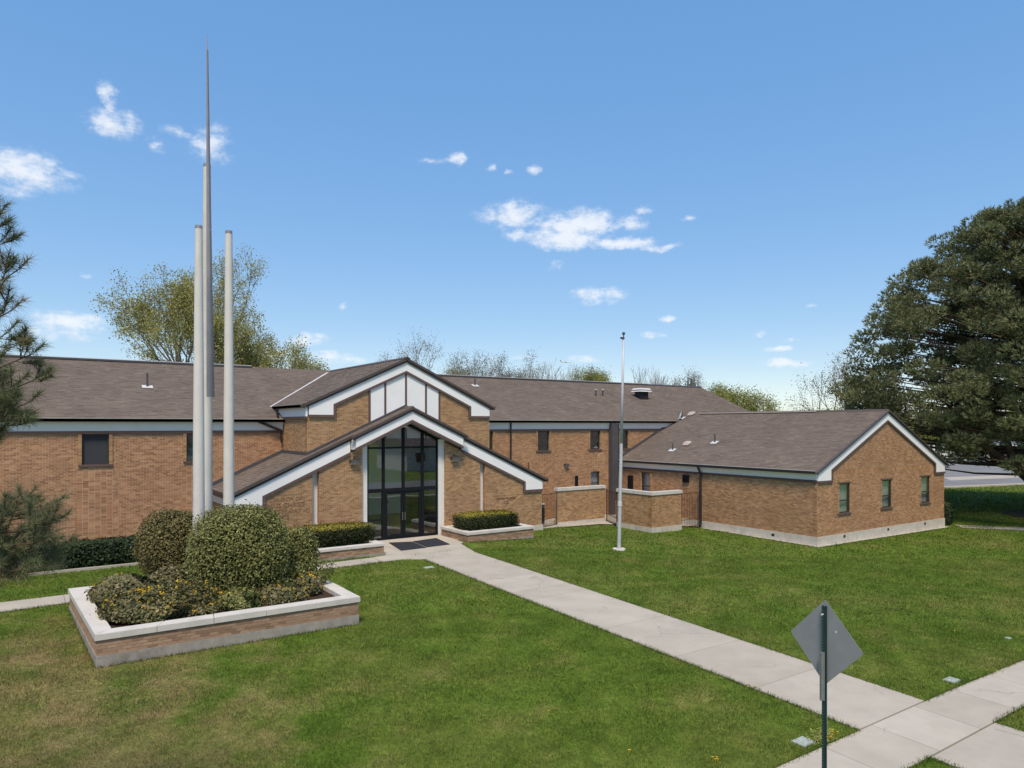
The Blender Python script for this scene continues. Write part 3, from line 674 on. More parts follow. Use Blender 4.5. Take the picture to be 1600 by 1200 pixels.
# foyer behind the glass
boxes('foyer_wall', 'interior_wall', B, (11.2, 14.75, 30.75, 30.85, .95, 5.2), (14.75, 17.2, 33.1, 33.2, .95, 5.2), (14.75, 14.85, 30.85, 33.1, 0, 5.2), (11.2, 11.3, 29.3, 33.1, 0, 5.2), (17.1, 17.2, 29.3, 33.1, 0, 5.2), (11.2, 17.2, 29.3, 33.2, 4.9, 5.0))
boxes('foyer_wainscot', 'interior_panel', B, (11.2, 14.75, 30.71, 30.75, 0.02, .95), (14.8, 17.1, 33.05, 33.1, 0.02, .95)); boxes('foyer_floor', 'interior_floor', B, (11.2, 17.2, 29.05, 33.1, -.1, .02))
boxes('exit_sign', 'sign_green', B, (13.85, 14.1, 30.72, 30.74, 1.45, 1.56)); boxes('foyer_door', 'interior_panel', B, (15.6, 16.6, 33.0, 33.04, .02, 2.3))
# --- glazed entrance
gx = [12.34, 13.10, 14.06, 15.02, 15.78]; gtop = lambda x: LZ - .70 - LP * abs(x - LX)
m = MB()
for i, x in enumerate(gx):
    w = .04 if i in (0, 4) else .055; WG.box(m, x - w, x + w, .0 if i in (0, 4) else 2.16, gtop(x) + .05, -.06, .06)
for i in (1, 3): WG.box(m, gx[i] - .07, gx[i] + .07, 0, 2.12, -.06, .06)
WG.box(m, gx[0], gx[4], 2.13, 2.29, -.055, .055); WG.box(m, gx[0], gx[4], 4.05, 4.13, -.055, .055)
WG.box(m, gx[0], gx[1], .9, .96, -.055, .055); WG.box(m, gx[0], gx[1], .03, .12, -.055, .055); WG.box(m, gx[3], gx[4], .9, .96, -.055, .055); WG.box(m, gx[3], gx[4], .03, .14, -.055, .055)
for s in (-1, 1): WG.ext(m, [(LX, gtop(LX) + .05), (LX + s * 1.8, gtop(LX + s * 1.8) + .05), (LX + s * 1.8, gtop(LX + s * 1.8) - .06), (LX, gtop(LX) - .06)], -.05, .05)
EF = m.build('entrance_frame', 'frame_dark', B)
def pane(pts, par): m = MB(); WG.ext(m, pts, -.008, .008); m.build('pane', 'glass', par)
for i in range(4):
    x0, x1 = gx[i] + .055, gx[i + 1] - .055
    pane([(x0, 2.29), (x1, 2.29), (x1, 4.05), (x0, 4.05)], EF)
    pts = [(x0, 4.13), (x1, 4.13), (x1, gtop(x1) - .03)] + ([(LX, gtop(LX) - .03)] if x0 < LX < x1 else []) + [(x0, gtop(x0) - .03)]
    pane(pts, EF)
    if i in (0, 3): pane([(x0, .12), (x1, .12), (x1, .9), (x0, .9)], EF); pane([(x0, .96), (x1, .96), (x1, 2.13), (x0, 2.13)], EF)
for k, (x0, x1) in enumerate(((13.175, 14.05), (14.07, 14.945))):
    m = MB(); WG.box(m, x0, x0 + .10, .03, 2.12, -.035, .035); WG.box(m, x1 - .10, x1, .03, 2.12, -.035, .035); WG.box(m, x0 + .1, x1 - .1, .03, .22, -.035, .035); WG.box(m, x0 + .1, x1 - .1, 2.02, 2.12, -.035, .035)
    d = m.build('door', 'frame_dark', B); pane([(x0 + .1, .22), (x1 - .1, .22), (x1 - .1, 2.02), (x0 + .1, 2.02)], d)
    h = MB(); xh = x1 - .05 if k == 0 else x0 + .05; h.tube(WG.P(xh, .85, .09), WG.P(xh, 1.2, .09), .014); h.tube(WG.P(xh, .88, .03), WG.P(xh, .88, .09), .01); h.tube(WG.P(xh, 1.17, .03), WG.P(xh, 1.17, .09), .01); h.build('handle', 'steel', d)
boxes('threshold', 'frame_dark', B, (12.3, 15.82, 28.98, 29.2, .0, .035))
boxes('entrance_sill', 'concrete_walk', B, (12.0, 16.1, 28.84, 28.98, -.1, .034))

# --- lettering
def lettering(txt, size, X, Z, W, mat, align='CENTER', label=None, space=1.0):
    cu = bpy.data.curves.new('txt', 'FONT'); cu.body = txt; cu.size = size; cu.extrude = .006; cu.align_x = align; cu.space_character = space; cu.resolution_u = 2
    to = bpy.data.objects.new('txt', cu); COL.objects.link(to); bpy.context.view_layer.update()
    me = bpy.data.meshes.new_from_object(to.evaluated_get(bpy.context.evaluated_depsgraph_get())); bpy.data.objects.remove(to)
    v = np.zeros(len(me.vertices) * 3, np.float32); me.vertices.foreach_get('co', v); v = v.reshape(-1, 3)
    Vw = [W.P(X + x, Z + y, .016 + z) for x, y, z in v]; fs = [list(p.vertices) for p in me.polygons]
    o = place('lettering', Vw, [i for f in fs for i in f], [len(f) for f in fs], mat, B, None); o['label'] = label
lettering('THE CHURCH OF', .235, 8.50, 2.03, WL, 'letter_brown', label='raised brown wall letters reading the church of')
lettering('JESUS CHRIST', .265, 8.72, 1.78, WL, 'letter_brown', label='raised brown wall letters reading jesus christ')
lettering('OF LATTER-DAY', .235, 8.50, 1.55, WL, 'letter_brown', label='raised brown wall letters reading of latter-day')
lettering('SAINTS', .235, 8.50, 1.31, WL, 'letter_brown', label='raised brown wall letters reading saints')
lettering('VISITORS WELCOME', .125, 19.45, 1.47, WL, 'letter_dark', label='small dark wall letters reading visitors welcome')
lettering('115', .20, 19.46, 1.25, WL, 'letter_dark', label='dark wall numerals 115')

# --- right wing
WXR, WAX, WAZ, WP = 42.5, 36.4, 5.85, .468
wb = band(WAX, WAZ, WP, .60)
ww = [(32.04, 32.98, .88, 2.30), (35.89, 36.83, .88, 2.30), (39.87, 40.83, .88, 2.30)]
wh = [(a - .12, b + .12, z0 - .075, z1 + .06) for a, b, z0, z1 in ww]
brick_wall(B, WW, [[(WX, -.10), (31.42, -.10), (31.42, 2.44), (WX, 2.44)], [(31.42, -.10), (WAX, -.10), (WAX, wb(WAX)), (31.42, wb(31.42))], [(WAX, -.10), (41.3, -.10), (41.3, wb(41.3)), (WAX, wb(WAX))], [(41.3, -.10), (WXR, -.10), (WXR, 2.44), (41.3, 2.44)]],
           'brick_wing', wh, [(a - .1, b + .1, -.1, .78) for a, b, _, _ in ww], [(31.42, 41.3, 2.74, 2.95)])
for a0, a1, z0, z1 in ww: window(WW, a0, a1, z0, z1, recess=.03, proud=.045, inner='blind', head=True, jamb=.10)
gable(WW, WAX, WAZ, WP, 0, 6.10, .12, .49, .11, (5.05, 2.50), df=.06)
sw = [(29.75, 30.50, .9, 2.30)]
brick_wall(B, WS, [rect(WY + .01, YM, -.10, 2.44)], 'brick_wing', [(a - .12, b + .12, z0 - .075, z1) for a, b, z0, z1 in sw], thick=.25)
window(WS, *sw[0], inner='blind', recess=.05)
eaves(WS, WY + .005, YM - .06, 2.97, .30, depth=.28)
boxes('footing', 'concrete_base', B, (WX - .04, WXR + .04, WY - .04, WY + .2, -1.0, -.10), (WX - .04, WX + .2, WY + .2, YM, -1.0, -.10))
for q in ([(WX - .30, WY - .28), (36.4, WY - .28), (36.4, WY - .045), (WX - .30, WY - .045)], [(36.41, WY - .28), (WXR + .25, WY - .28), (WXR + .25, WY - .045), (36.41, WY - .045)], [(WX - .30, WY - .04), (WX - .045, WY - .04), (WX - .045, 22.5), (WX - .30, 22.5)], [(WX - .30, 22.51), (WX - .045, 22.51), (WX - .045, 25.8), (WX - .30, 25.8)]): slab(B, q, .025, .2, 'concrete_base', 'mow_strip')
for x in (32.4, 36.4, 40.2): boxes('foot_vent', 'gutter_black', B, (x, x + .16, WY - .05, WY - .035, -.30, -.18))
boxes('foot_vent', 'gutter_black', B, (WX - .05, WX - .035, 21.4, 21.56, -.34, -.22))
slW = math.hypot(1, WP); eW = 6.25
for s in (-1, 1):
    o = WAX + s * eW; zz = WAZ - WP * eW
    q = [(o, WY - .10, zz), (WAX, WY - .10, WAZ), (WAX, 33.9, WAZ), (o, 32.5, zz)]; r = roof_slab('roof', q if s < 0 else q[::-1], .1)
    shingles(r, (o, 0, zz), (0, 1, 0), (-s / slW, 0, WP / slW), [[(WY - .12, 0), (32.5, 0), (33.9, eW * slW), (WY - .12, eW * slW)]])
ridge_cap((WAX, WY - .12, WAZ + .02), (WAX, 22.9, WAZ + .02), .12, mat='rake_brown'); ridge_cap((WAX, 22.9, WAZ + .025), (WAX, 31.2, WAZ + .025), .16, mat='rake_brown')
boxes('ridge_flashing', 'vent_pink', B, (WAX - .22, WAX - .06, 23.0, 31.2, WAZ - .03, WAZ + .045))
m = MB(); f = lambda x: WAZ - WP * abs(x - WAX) + .02
WM.ext(m, [(30.15, f(30.15) - .05), (35.2, f(35.2) - .05), (35.2, f(35.2) + .16), (30.15, f(30.15) + .16)], .01, .07); m.build('step_flashing', 'duct_grey', B)
boxes('side_wall', 'mortar', B, (WXR - .25, WXR, WY + .26, YM, -.9, 2.9))
# downspouts, duct, small fittings
m = MB(); m.tube((22.16, 32.36, 5.25), (22.16, 32.40, -.1), .05); m.build('downspout', 'gutter_black', B)
m = MB(); m.tube((30.02, 26.0, 2.86), (30.20, 25.95, 2.45), .06); m.tube((30.20, 25.95, 2.45), (30.22, 25.95, -.25), .06); m.tube((30.22, 25.95, -.25), (30.05, 25.85, -.33), .06); m.build('downspout', 'gutter_black', B)
boxes('vent_duct', 'duct_grey', B, (29.46, 29.98, 32.15, 32.46, -.4, 5.20))
boxes('drain_pipe', 'gutter_black', B, (30.16, 30.24, 32.36, 32.47, 2.9, 5.2))
boxes('wall_louvre', 'frame_dark', B, (26.82, 27.02, 32.42, 32.49, 1.3, 2.1)); boxes('wall_louvre', 'frame_dark', B, (30.22, 30.31, 31.2, 31.6, 1.2, 2.05))
m = MB(); m.box(30.20, 30.29, 26.82, 27.24, 1.92, 2.34)
for k in range(4): m.box(30.17, 30.2, 26.86, 27.2, 1.97 + k * .09, 2.0 + k * .09)
m.build('vent_grille', 'frame_dark', B)
def vent_pipe(x, y, z, h, r=.045, hat=False):
    m = MB(); m.tube((x, y, z - .05), (x, y, z + h), r, n=10); o = m.build('vent_pipe', 'duct_grey', B)
    if hat: k = MB(); k.tube((x, y, z + h - .03), (x, y, z + h + .07), r * 1.7, n=10); k.build('vent_cap', 'vent_pink', o)
    return o
def flash_plate(o, x, y, z, sl_axis, sl):
    k = MB(); a = .22
    P = lambda dx, dy: (x + dx, y + dy, z + .045 + (sl * dy if sl_axis == 'y' else sl * dx))
    k.poly([P(-a, -.2), P(a, -.2), P(a, .12), P(-a, .12)] if sl_axis == 'y' else [P(-.2, -a), P(.12, -a), P(.12, a), P(-.2, a)]); k.build('pipe_flashing', 'flashing', o)
mz = lambda y: 5.36 + PM * (y - 32.2); wz = lambda x: WAZ - WP * abs(x - WAX)
for x, y, h in ((4.59, 35.54, .62), (22.78, 37.16, .55)): flash_plate(vent_pipe(x, y, mz(y), h), x, y, mz(y), 'y', PM)
for x, y in ((31.6, 36.09), (32.26, 36.13)): vent_pipe(x, y, mz(y), .42, .06, True)
for x, y, h in ((31.6, 29.25, .42), (32.63, 26.99, .48), (35.73, 32.24, .45)): flash_plate(vent_pipe(x, y, wz(x), h), x, y, wz(x), 'x', WP)
vent_pipe(44.2, 38.9, 8.1, .7, .08)
for x, y in ((32.25, 28.74), (36.15, 31.85)):
    m = MB(); z = wz(x); m.prism([(x - .18, y - .2, z), (x + .18, y - .2, z + .17), (x + .18, y + .2, z + .17), (x - .18, y + .2, z)], [(x - .1, y - .15, z + .17), (x + .18, y - .15, z + .25), (x + .18, y + .15, z + .25), (x - .1, y + .15, z + .17)]); m.build('roof_vent', 'vent_pink', B)
m = MB(); x, y = 35.75, 36.0; m.box(x - .36, x + .36, y - .3, y + .3, 6.8, 7.45); o = m.build('exhaust_vent', 'gutter_black', B)
m = MB()
for k, (z, w) in enumerate(((7.42, .60), (7.56, .56))):
    m.prism([(x - w, y - w * .75, z), (x + w, y - w * .75, z), (x + w, y + w * .75, z), (x - w, y + w * .75, z)], [(x - w * .8, y - w * .6, z + .11), (x + w * .8, y - w * .6, z + .11), (x + w * .8, y + w * .6, z + .11), (x - w * .8, y + w * .6, z + .11)])
m.build('vent_hood', 'flashing', o)

# ------------------------------------------------------------------ planters
BRICK_MESH = {}
def brick_piece(parent, W, a0, a1, z0, z1):
    """one brick; alike bricks share their mesh"""
    key = (tuple(W.u), round(a1 - a0, 3))
    n = len(BRICK_MESH.setdefault(key, []))
    c = W.P((a0 + a1) / 2, z0, 0)
    if n < 6:
        m = MB(); m_r = random.random(); W0 = Wall((0, 0, 0), W.u, W.n); W0.box(m, -(a1 - a0) / 2, (a1 - a0) / 2, 0, z1 - z0, -.02, .010, m_r)
        me = np_mesh('brick', np.array(m.v), [i for f in m.f for i in f], [len(f) for f in m.f], m.r); me.materials.append(MATS['brick_planter']); BRICK_MESH[key].append(me)
    me = BRICK_MESH[key][n] if n < 6 else random.choice(BRICK_MESH[key])
    o = bpy.data.objects.new('brick', me); o.location = np.array(c) + W.n * random.uniform(-.002, .002) - WPOS[parent.name]; return link(o, parent)
def planter(name, corners, z_g, z_f, z_b, z_t, label, single=0, cap_w=.33, cap_len=1.2, soil_z=None):
    """corners: the four outer corners in plan, counter-clockwise seen from above, the first edge faces the street"""
    cx = sum(p[0] for p in corners) / 4; cy = sum(p[1] for p in corners) / 4
    e = empty(name, (cx, cy, z_g), label=label, cat='planter')
    n = 4; C = [Vector((p[0], p[1], 0)) for p in corners]
    def inset(d):
        out = []
        for i in range(n):
            a = (C[i] - C[i - 1]).normalized(); b = (C[(i + 1) % n] - C[i]).normalized(); na = Vector((-a.y, a.x, 0)); nb = Vector((-b.y, b.x, 0))
            out.append(C[i] + (na + nb) * d / (1 + na.dot(nb)))
        return out
    def ring(d0, d1, z0, z1, nm, mt, par=None):
        A = inset(d0); Bq = inset(d1); m = MB()
        for i in range(n):
            j = (i + 1) % n; q = [A[i], A[j], Bq[j], Bq[i]]; m.prism([(p.x, p.y, z0) for p in q], [(p.x, p.y, z1) for p in q])
        return m.build(nm, mt, par or e)
    ring(-.012, .28, z_g - .35, z_f, 'footing', 'concrete_old'); ring(.012, .26, z_f, z_b, 'wall_core', 'mortar_grey')
    rest = MB(); left = single; order = [0, 3, 1, 2]; courses = round((z_b - z_f) / BH); bh = (z_b - z_f) / courses
    for i in order:
        P0, P1 = C[i], C[(i + 1) % n]; d = (P1 - P0); Lw = d.length; d.normalize(); W = Wall((P0.x + .012 * -d.y, P0.y + .012 * d.x, 0), (d.x, d.y, 0), (d.y, -d.x, 0))
        cnt = round(Lw / BL); bl = Lw / cnt
        cells = []
        for k in range(courses):
            off = (bl / 2 if k % 2 else 0)
            for c in range(-1, cnt + 1):
                a0 = max(0, c * bl + off + .004); a1 = min(Lw, (c + 1) * bl + off - .006)
                if a1 - a0 > .03: cells.append((a0, a1, z_f + k * bh + .004, z_f + (k + 1) * bh - .005))
        if i == 3: cells.sort(key=lambda q: -q[0])
        for q in cells:
            if left > 0 and i in (0, 3): brick_piece(e, W, *q); left -= 1
            else: W.box(rest, *q, -.01, .010 + random.uniform(-.002, .002))
    rest.build('brickwork', 'brick_planter', e, kind='stuff')
    # cap stones, each one a block of its own
    A = inset(-.035); Bq = inset(cap_w)
    for i in range(n):
        j = (i + 1) % n; Lw = (A[j] - A[i]).length; k = max(1, round(Lw / cap_len))
        for t in range(k):
            g = .005 / Lw; t0 = t / k + (g if t else 0); t1 = (t + 1) / k - (g if t < k - 1 else 0)
            # mitred corners
            q = [A[i].lerp(A[j], t0), A[i].lerp(A[j], t1), Bq[i].lerp(Bq[j], t1), Bq[i].lerp(Bq[j], t0)]
            h = random.uniform(-.003, .003); m = MB(); bv = .012
            m.prism([(p.x, p.y, z_b) for p in q], [(p.x, p.y, z_t - bv + h) for p in q]); cc = sum(q, Vector()) / 4
            q2 = [p + (cc - p).normalized() * bv for p in q]; m.prism([(p.x, p.y, z_t - bv + h) for p in q], [(p.x, p.y, z_t + h) for p in q2], None, (0, 1))
            m.build('cap_stone', 'cap_concrete', e)
    S = inset(.25); m = MB(); sz = soil_z if soil_z is not None else z_t - .12
    N_ = 10; g = []
    for a in range(N_ + 1):
        for b_ in range(N_ + 1):
            p = S[0].lerp(S[1], a / N_).lerp(S[3].lerp(S[2], a / N_), b_ / N_); g.append((p.x, p.y, sz + (random.uniform(0, .05) if 0 < a < N_ and 0 < b_ < N_ else 0)))
    idx = [[a * (N_ + 1) + b_, (a + 1) * (N_ + 1) + b_, (a + 1) * (N_ + 1) + b_ + 1, a * (N_ + 1) + b_ + 1] for a in range(N_) for b_ in range(N_)]
    place('soil', g, [i for f in idx for i in f], [4] * len(idx), 'soil', e)
    return e
planter('planter', [(1.31, 17.78), (7.30, 17.78), (7.30, 23.15), (1.06, 23.15)], -.18, .09, .435, .575, 'large brick planter with white cap around the spire columns', single=296)
planter('planter', [(7.6, 25.88), (11.68, 25.88), (11.68, 28.78), (7.6, 28.78)], 0, .09, .36, .46, 'brick planter left of the entrance doors, holding a clipped hedge', cap_w=.30)
planter('planter', [(15.84, 26.45), (19.38, 26.45), (19.38, 28.78), (15.84, 28.78)], -.10, -.02, .33, .45, 'brick planter right of the entrance doors, holding a clipped hedge', cap_w=.30)

# ------------------------------------------------------------------ spire columns
fw = np.array([math.sin(YAW), math.cos(YAW), 0]); rt = np.array([math.cos(YAW), -math.sin(YAW), 0])
def far(u, v, D): return np.array([0, 0, CAM_H]) + D * (fw + (u - 800) / FPX * rt + np.array([0, 0, (HORIZON - v) / FPX]))
SP = empty('church_spire', (4.4, 22.0, .45), label='tall pale spire of round columns with a metal needle rising from the planter', cat='spire')
def column(p, ztop, r0, r1):
    m = MB(); zs_ = [(.40, r0), (ztop * .5, (r0 + r1) / 2 + .01), (ztop, r1)]
    for (za, ra), (zb_, rb) in zip(zs_[:-1], zs_[1:]): m.tube((p[0], p[1], za), (p[0], p[1], zb_), ra, rb, 28, (0, 0))
    o = m.build('column', 'pole_paint', SP, smooth=True); k = MB(); k.tube((p[0], p[1], ztop), (p[0], p[1], ztop + .10), r1 * 1.0, r1 * .98, 24); k.build('column_cap', 'needle_metal', o)
pa = far(310.5, 358, 20.6); column(pa, pa[2], .175, .103); pb = far(357.5, 366, 21.6); column(pb, pb[2], .170, .103); pc_ = far(323.5, 262, 22.0); column(pc_, pc_[2], .17, .11)
pn = far(329.0, 78, 21.55); m = MB(); zb_ = 5.1 + (664 - 620) * 21.55 / FPX
for k in range(4):
    a0 = math.pi / 4 + k * math.pi / 2
def blade(z0, z1, r0, r1, lean):
    n = 8; A = []; Bv = []
    for i in range(n):
        a = 2 * math.pi * i / n; f = 1.0 if i % 2 == 0 else .62
        A.append((pn[0] + r0 * f * math.cos(a), pn[1] + r0 * f * math.sin(a), z0)); Bv.append((pn[0] + lean[0] + r1 * f * math.cos(a), pn[1] + lean[1] + r1 * f * math.sin(a), z1))
    m.prism(A, Bv)
ln = -rt * .10
blade(zb_, pn[2], .115, .03, (ln[0], ln[1])); m.tube((pn[0] + ln[0], pn[1] + ln[1], pn[2]), (pn[0] + ln[0], pn[1] + ln[1], pn[2] + .48), .016, .006, 8)
m.build('needle', 'needle_metal', SP)
m = MB()
for z in (zb_ + 1.6, zb_ + 3.2, zb_ + 5.0): m.tube((pc_[0], pc_[1], z), (pn[0], pn[1], z + .05), .03)
m.build('bracket', 'needle_metal', SP)

# ------------------------------------------------------------------ wall lamps, mats
def wall_lamp(x, z, y, lab, sc=1.0):
    e = empty('wall_lamp', (x, y, z), label=lab, cat='lamp', group='wall lamps beside the glazed entrance' if sc == 1 else None)
    m = MB(); w, h, d = .205 * sc, .115 * sc, .22 * sc
    m.prism([(x - w, y - .0, z - h * .2), (x + w, y - .0, z - h * .2), (x + w, y, z + h), (x - w, y, z + h)], [(x - w * .9, y - d, z - h * .05), (x + w * .9, y - d, z - h * .05), (x + w * .9, y - d * .8, z + h * .8), (x - w * .9, y - d * .8, z + h * .8)]); m.build('housing', 'lamp_body', e)
    m = MB(); m.prism([(x - w * .86, y - .02, z - h), (x + w * .86, y - .02, z - h), (x + w * .86, y - .02, z - h * .2), (x - w * .86, y - .02, z - h * .2)], [(x - w * .8, y - d * .75, z - h * .9), (x + w * .8, y - d * .75, z - h * .9), (x + w * .86, y - d * .97, z - h * .08), (x - w * .86, y - d * .97, z - h * .08)]); m.build('lens', 'lamp_lens', e)
    m = MB(); m.tube((x, y - .02, z + h), (x, y - .02, z + h + .10), .02); m.build('conduit', 'lamp_body', e)
wall_lamp(11.62, 3.52, YL - .012, 'dark wall lamp on brick left of the entrance glazing')
wall_lamp(16.55, 3.52, YL - .012, 'dark wall lamp on brick right of the entrance glazing')
wall_lamp(26.14, 2.74, YM - .012, 'small dark wall lamp high on the rear brick wall', .8)
def mat_(q, lab):
    m = MB(); m.prism([(x, y, .034) for x, y in q], [(x, y, .052) for x, y in q]); m.build('door_mat', 'rubber_mat', label=lab, cat='mat', group='door mats at the entrance')
mat_([(12.55, 26.15), (13.72, 26.20), (13.88, 27.85), (12.95, 28.2)], 'dark rubber door mat nearer the left planter')
mat_([(13.80, 26.28), (14.92, 26.36), (15.22, 28.15), (13.95, 27.9)], 'dark rubber door mat nearer the right planter')

# ------------------------------------------------------------------ enclosure walls, gates and plant
def screen_wall(name, plan, z0, zf, zt, label, thick=.24):
    """plan: outer corner points of the visible faces"""
    e = empty(name, (plan[0][0], plan[0][1], z0), label=label, cat='wall', group='brick screen walls of the yard')
    for (p, q) in zip(plan[:-1], plan[1:]):
        d = Vector((q[0] - p[0], q[1] - p[1], 0)); Lw = d.length; d.normalize(); n = Vector((d.y, -d.x, 0)); W = Wall((p[0], p[1], 0), (d.x, d.y, 0), (n.x, n.y, 0))
        end = thick if (q == plan[1] and len(plan) > 2) else 0
        s = MB(); W.box(s, 0, Lw - (.0 if not end else 0), zf, zt - .17, -thick, 0); w = s.build('wall_core', 'mortar', e); b = MB(); lay_bricks(b, W, rect(0, Lw, zf, zt - .17)); b.build('brickwork', 'brick_tan', w, kind='stuff')
        o_ = .003 if p != plan[0] else 0; s = MB(); W.box(s, -.02 - o_, Lw + .02 + o_, z0 - .5, zf - o_, -thick - .02 - o_, .03 + o_); s.build('footing', 'concrete_base', e)
        Lc = Lw - (thick + .053 if (p == plan[0] and len(plan) > 2) else 0); k = max(1, round(Lc / 1.8))
        for t in range(k):
            s = MB(); W.box(s, Lc * t / k - (.05 if t == 0 else -.004), Lc * (t + 1) / k + ((.05 if Lc == Lw else 0) if t == k - 1 else -.004), zt - .165, zt - (.004 if p != plan[0] else 0), -thick - .05, .05 + (.002 if p != plan[0] else 0)); s.build('cap_stone', 'cap_concrete', e)
    return e
screen_wall('screen_wall', [(23.85, 30.35), (27.25, 30.35)], -.42, -.18, 1.68, 'straight brick screen wall with white cap behind the flagpole, left of the two')
screen_wall('screen_wall', [(26.5, 28.5), (26.5, 25.95), (28.68, 25.95)], -.44, -.16, 1.66, 'angled brick screen wall with white cap, right of the flagpole')
def gate(p, q, z0, z1, lab):
    e = empty('iron_gate', (*p, z0), label=lab, cat='gate', group='iron gates of the yard'); d = Vector((q[0] - p[0], q[1] - p[1], 0)); Lw = d.length
    f = MB()
    for t in (0, 1): f.tube((p[0] + d.x * t, p[1] + d.y * t, z0 - .1), (p[0] + d.x * t, p[1] + d.y * t, z1 + .03), .03, n=6)
    for z in (z0 + .08, z0 + .45, z1): f.tube((*p, z), (*q, z), .018, n=6)
    f.build('gate_frame', 'rust_iron', e)
    k = max(3, int(Lw / .13)); me = None
    for i in range(1, k):
        t = i / k; m = MB(); m.tube((p[0] + d.x * t, p[1] + d.y * t, z0), (p[0] + d.x * t, p[1] + d.y * t, z1 + .02), .010, n=4); m.build('bar', 'rust_iron', e)
gate((21.85, 29.5), (23.75, 30.30), -.32, 1.45, 'rusty iron gate between the entrance gable and the screen wall')
gate((27.30, 30.25), (26.55, 28.60), -.38, 1.45, 'narrow rusty iron gate between the two screen walls')
gate((28.74, 26.0), (30.20, 26.05), -.40, 1.45, 'rusty iron gate between the angled screen wall and the wing')
b = MB(); b.poly([(21.7, 29.3, -.22), (26.2, 29.6, -.36), (30.3, 26.0, -.40), (30.3, 32.5, -.36), (21.7, 32.5, -.22)]); b.build('yard_paving', 'concrete_walk', kind='structure')
def ac(x, y, z, w, d, h, lab, mt='ac_grey'):
    e = empty('air_conditioner', (x, y, z), label=lab, cat='air conditioner'); m = MB(); m.box(x - w / 2, x + w / 2, y - d / 2, y + d / 2, z + .05, z + h); m.build('cabinet', mt, e)
    m = MB()
    for k in range(9): m.box(x - w / 2 - .01, x + w / 2 + .01, y - d / 2 - .012, y - d / 2, z + .15 + k * (h - .3) / 9, z + .15 + (k + .55) * (h - .3) / 9)
    m.build('louvres', 'frame_dark' if mt == 'ac_grey' else 'ac_grey', e, kind='stuff')
    m = MB(); m.box(x - w / 2 - .02, x + w / 2 + .02, y - d / 2 - .02, y + d / 2 + .02, z + h, z + h + .06); m.build('lid', 'ac_light', e)
ac(22.75, 31.0, -.24, .8, .8, 1.05, 'dark air conditioner cabinet behind the gate beside the entrance gable')
ac(28.9, 30.6, -.37, .7, .5, .95, 'pale air conditioner cabinet behind the narrow gate', 'ac_light')
ac(29.75, 29.2, -.37, .65, .65, .95, 'dark air conditioner cabinet behind the gate at the wing')
e = empty('electric_meter', (23.4, YM - .02, 1.0), label='grey electric meter box on the rear brick wall', cat='meter')
boxes('meter_box', 'meter_grey', e, (23.25, 23.55, 32.30, 32.48, .85, 1.35)); m = MB(); m.tube((23.4, 32.4, 1.35), (23.4, 32.4, 3.0), .03); m.tube((23.4, 32.4, .85), (23.4, 32.4, .1), .025); m.build('conduit', 'rust_iron', e)
# satellite dish on the wing roof
e = empty('satellite_dish', (35.6, 32.3, 5.5), label='small white satellite dish on the wing roof at the eaves', cat='dish')
m = MB(); c = Vector((35.52, 32.1, 5.78)); ax = Vector((-.62, .45, .3)).normalized(); ux = ax.orthogonal().normalized(); uy = ax.cross(ux); n = 16
prev = None
for rr_, dd in ((.0, 0), (.10, .01), (.19, .035), (.25, .06)):
    ringp = [c + (ux * math.cos(2 * math.pi * i / n) + uy * math.sin(2 * math.pi * i / n)) * max(rr_, .002) + ax * dd for i in range(n)]
    if prev:
        for i in range(n): m.poly([prev[i], prev[(i + 1) % n], ringp[(i + 1) % n], ringp[i]])
    prev = ringp
m.build('reflector', 'flashing', e, smooth=True); m = MB(); m.tube(c, (35.65, 32.3, 5.45), .02); m.tube(c + uy * -.2, c + ax * .3, .008); m.build('dish_mast', 'duct_grey', e)

# ------------------------------------------------------------------ flagpole
FX, FY = 20.98, 22.47; fz = gz(FX, FY); FD = FX * fw[0] + FY * fw[1]; ztop = 5.1 + (664 - 527) * FD / FPX
e = empty('flagpole', (FX, FY, fz), label='bare aluminium flagpole with ball top standing on the lawn', cat='flagpole'); lean = rt * .20
m = MB(); P0 = Vector((FX, FY, fz)); P1 = Vector((FX + lean[0], FY + lean[1], ztop)); m.tube(P0, P0.lerp(P1, .5), .082, .068, 16, (0, 0)); m.tube(P0.lerp(P1, .5), P1, .068, .04, 16); m.build('pole', 'flag_alu', e, smooth=True)
m = MB(); m.tube(P0.lerp(P1, .205), P0.lerp(P1, .228), .095, .095, 16); m.build('collar', 'flashing', e)
m = MB(); cc = P1 + Vector((0, 0, .16)); n = 12; prev = None
for k in range(9):
    a = math.pi * k / 8; rg = [cc + Vector((.07 * math.sin(a) * math.cos(2 * math.pi * i / n), .07 * math.sin(a) * math.sin(2 * math.pi * i / n), .07 * math.cos(a))) for i in range(n)]
    if prev:
        for i in range(n): m.poly([prev[i], prev[(i + 1) % n], rg[(i + 1) % n], rg[i]])
    prev = rg
m.tube(P1, P1 + Vector((0, 0, .1)), .02); m.build('ball', 'duct_grey', e, smooth=True)
m = MB(); m.box(P1.x - .16, P1.x + .02, P1.y - .04, P1.y + .04, P1.z - .08, P1.z - .0); m.build('pulley', 'duct_grey', e)
m = MB(); m.tube((FX, FY, fz - .1), (FX, FY, fz + .06), .30, .27, 20); m.build('base_plate', 'cap_concrete', e)

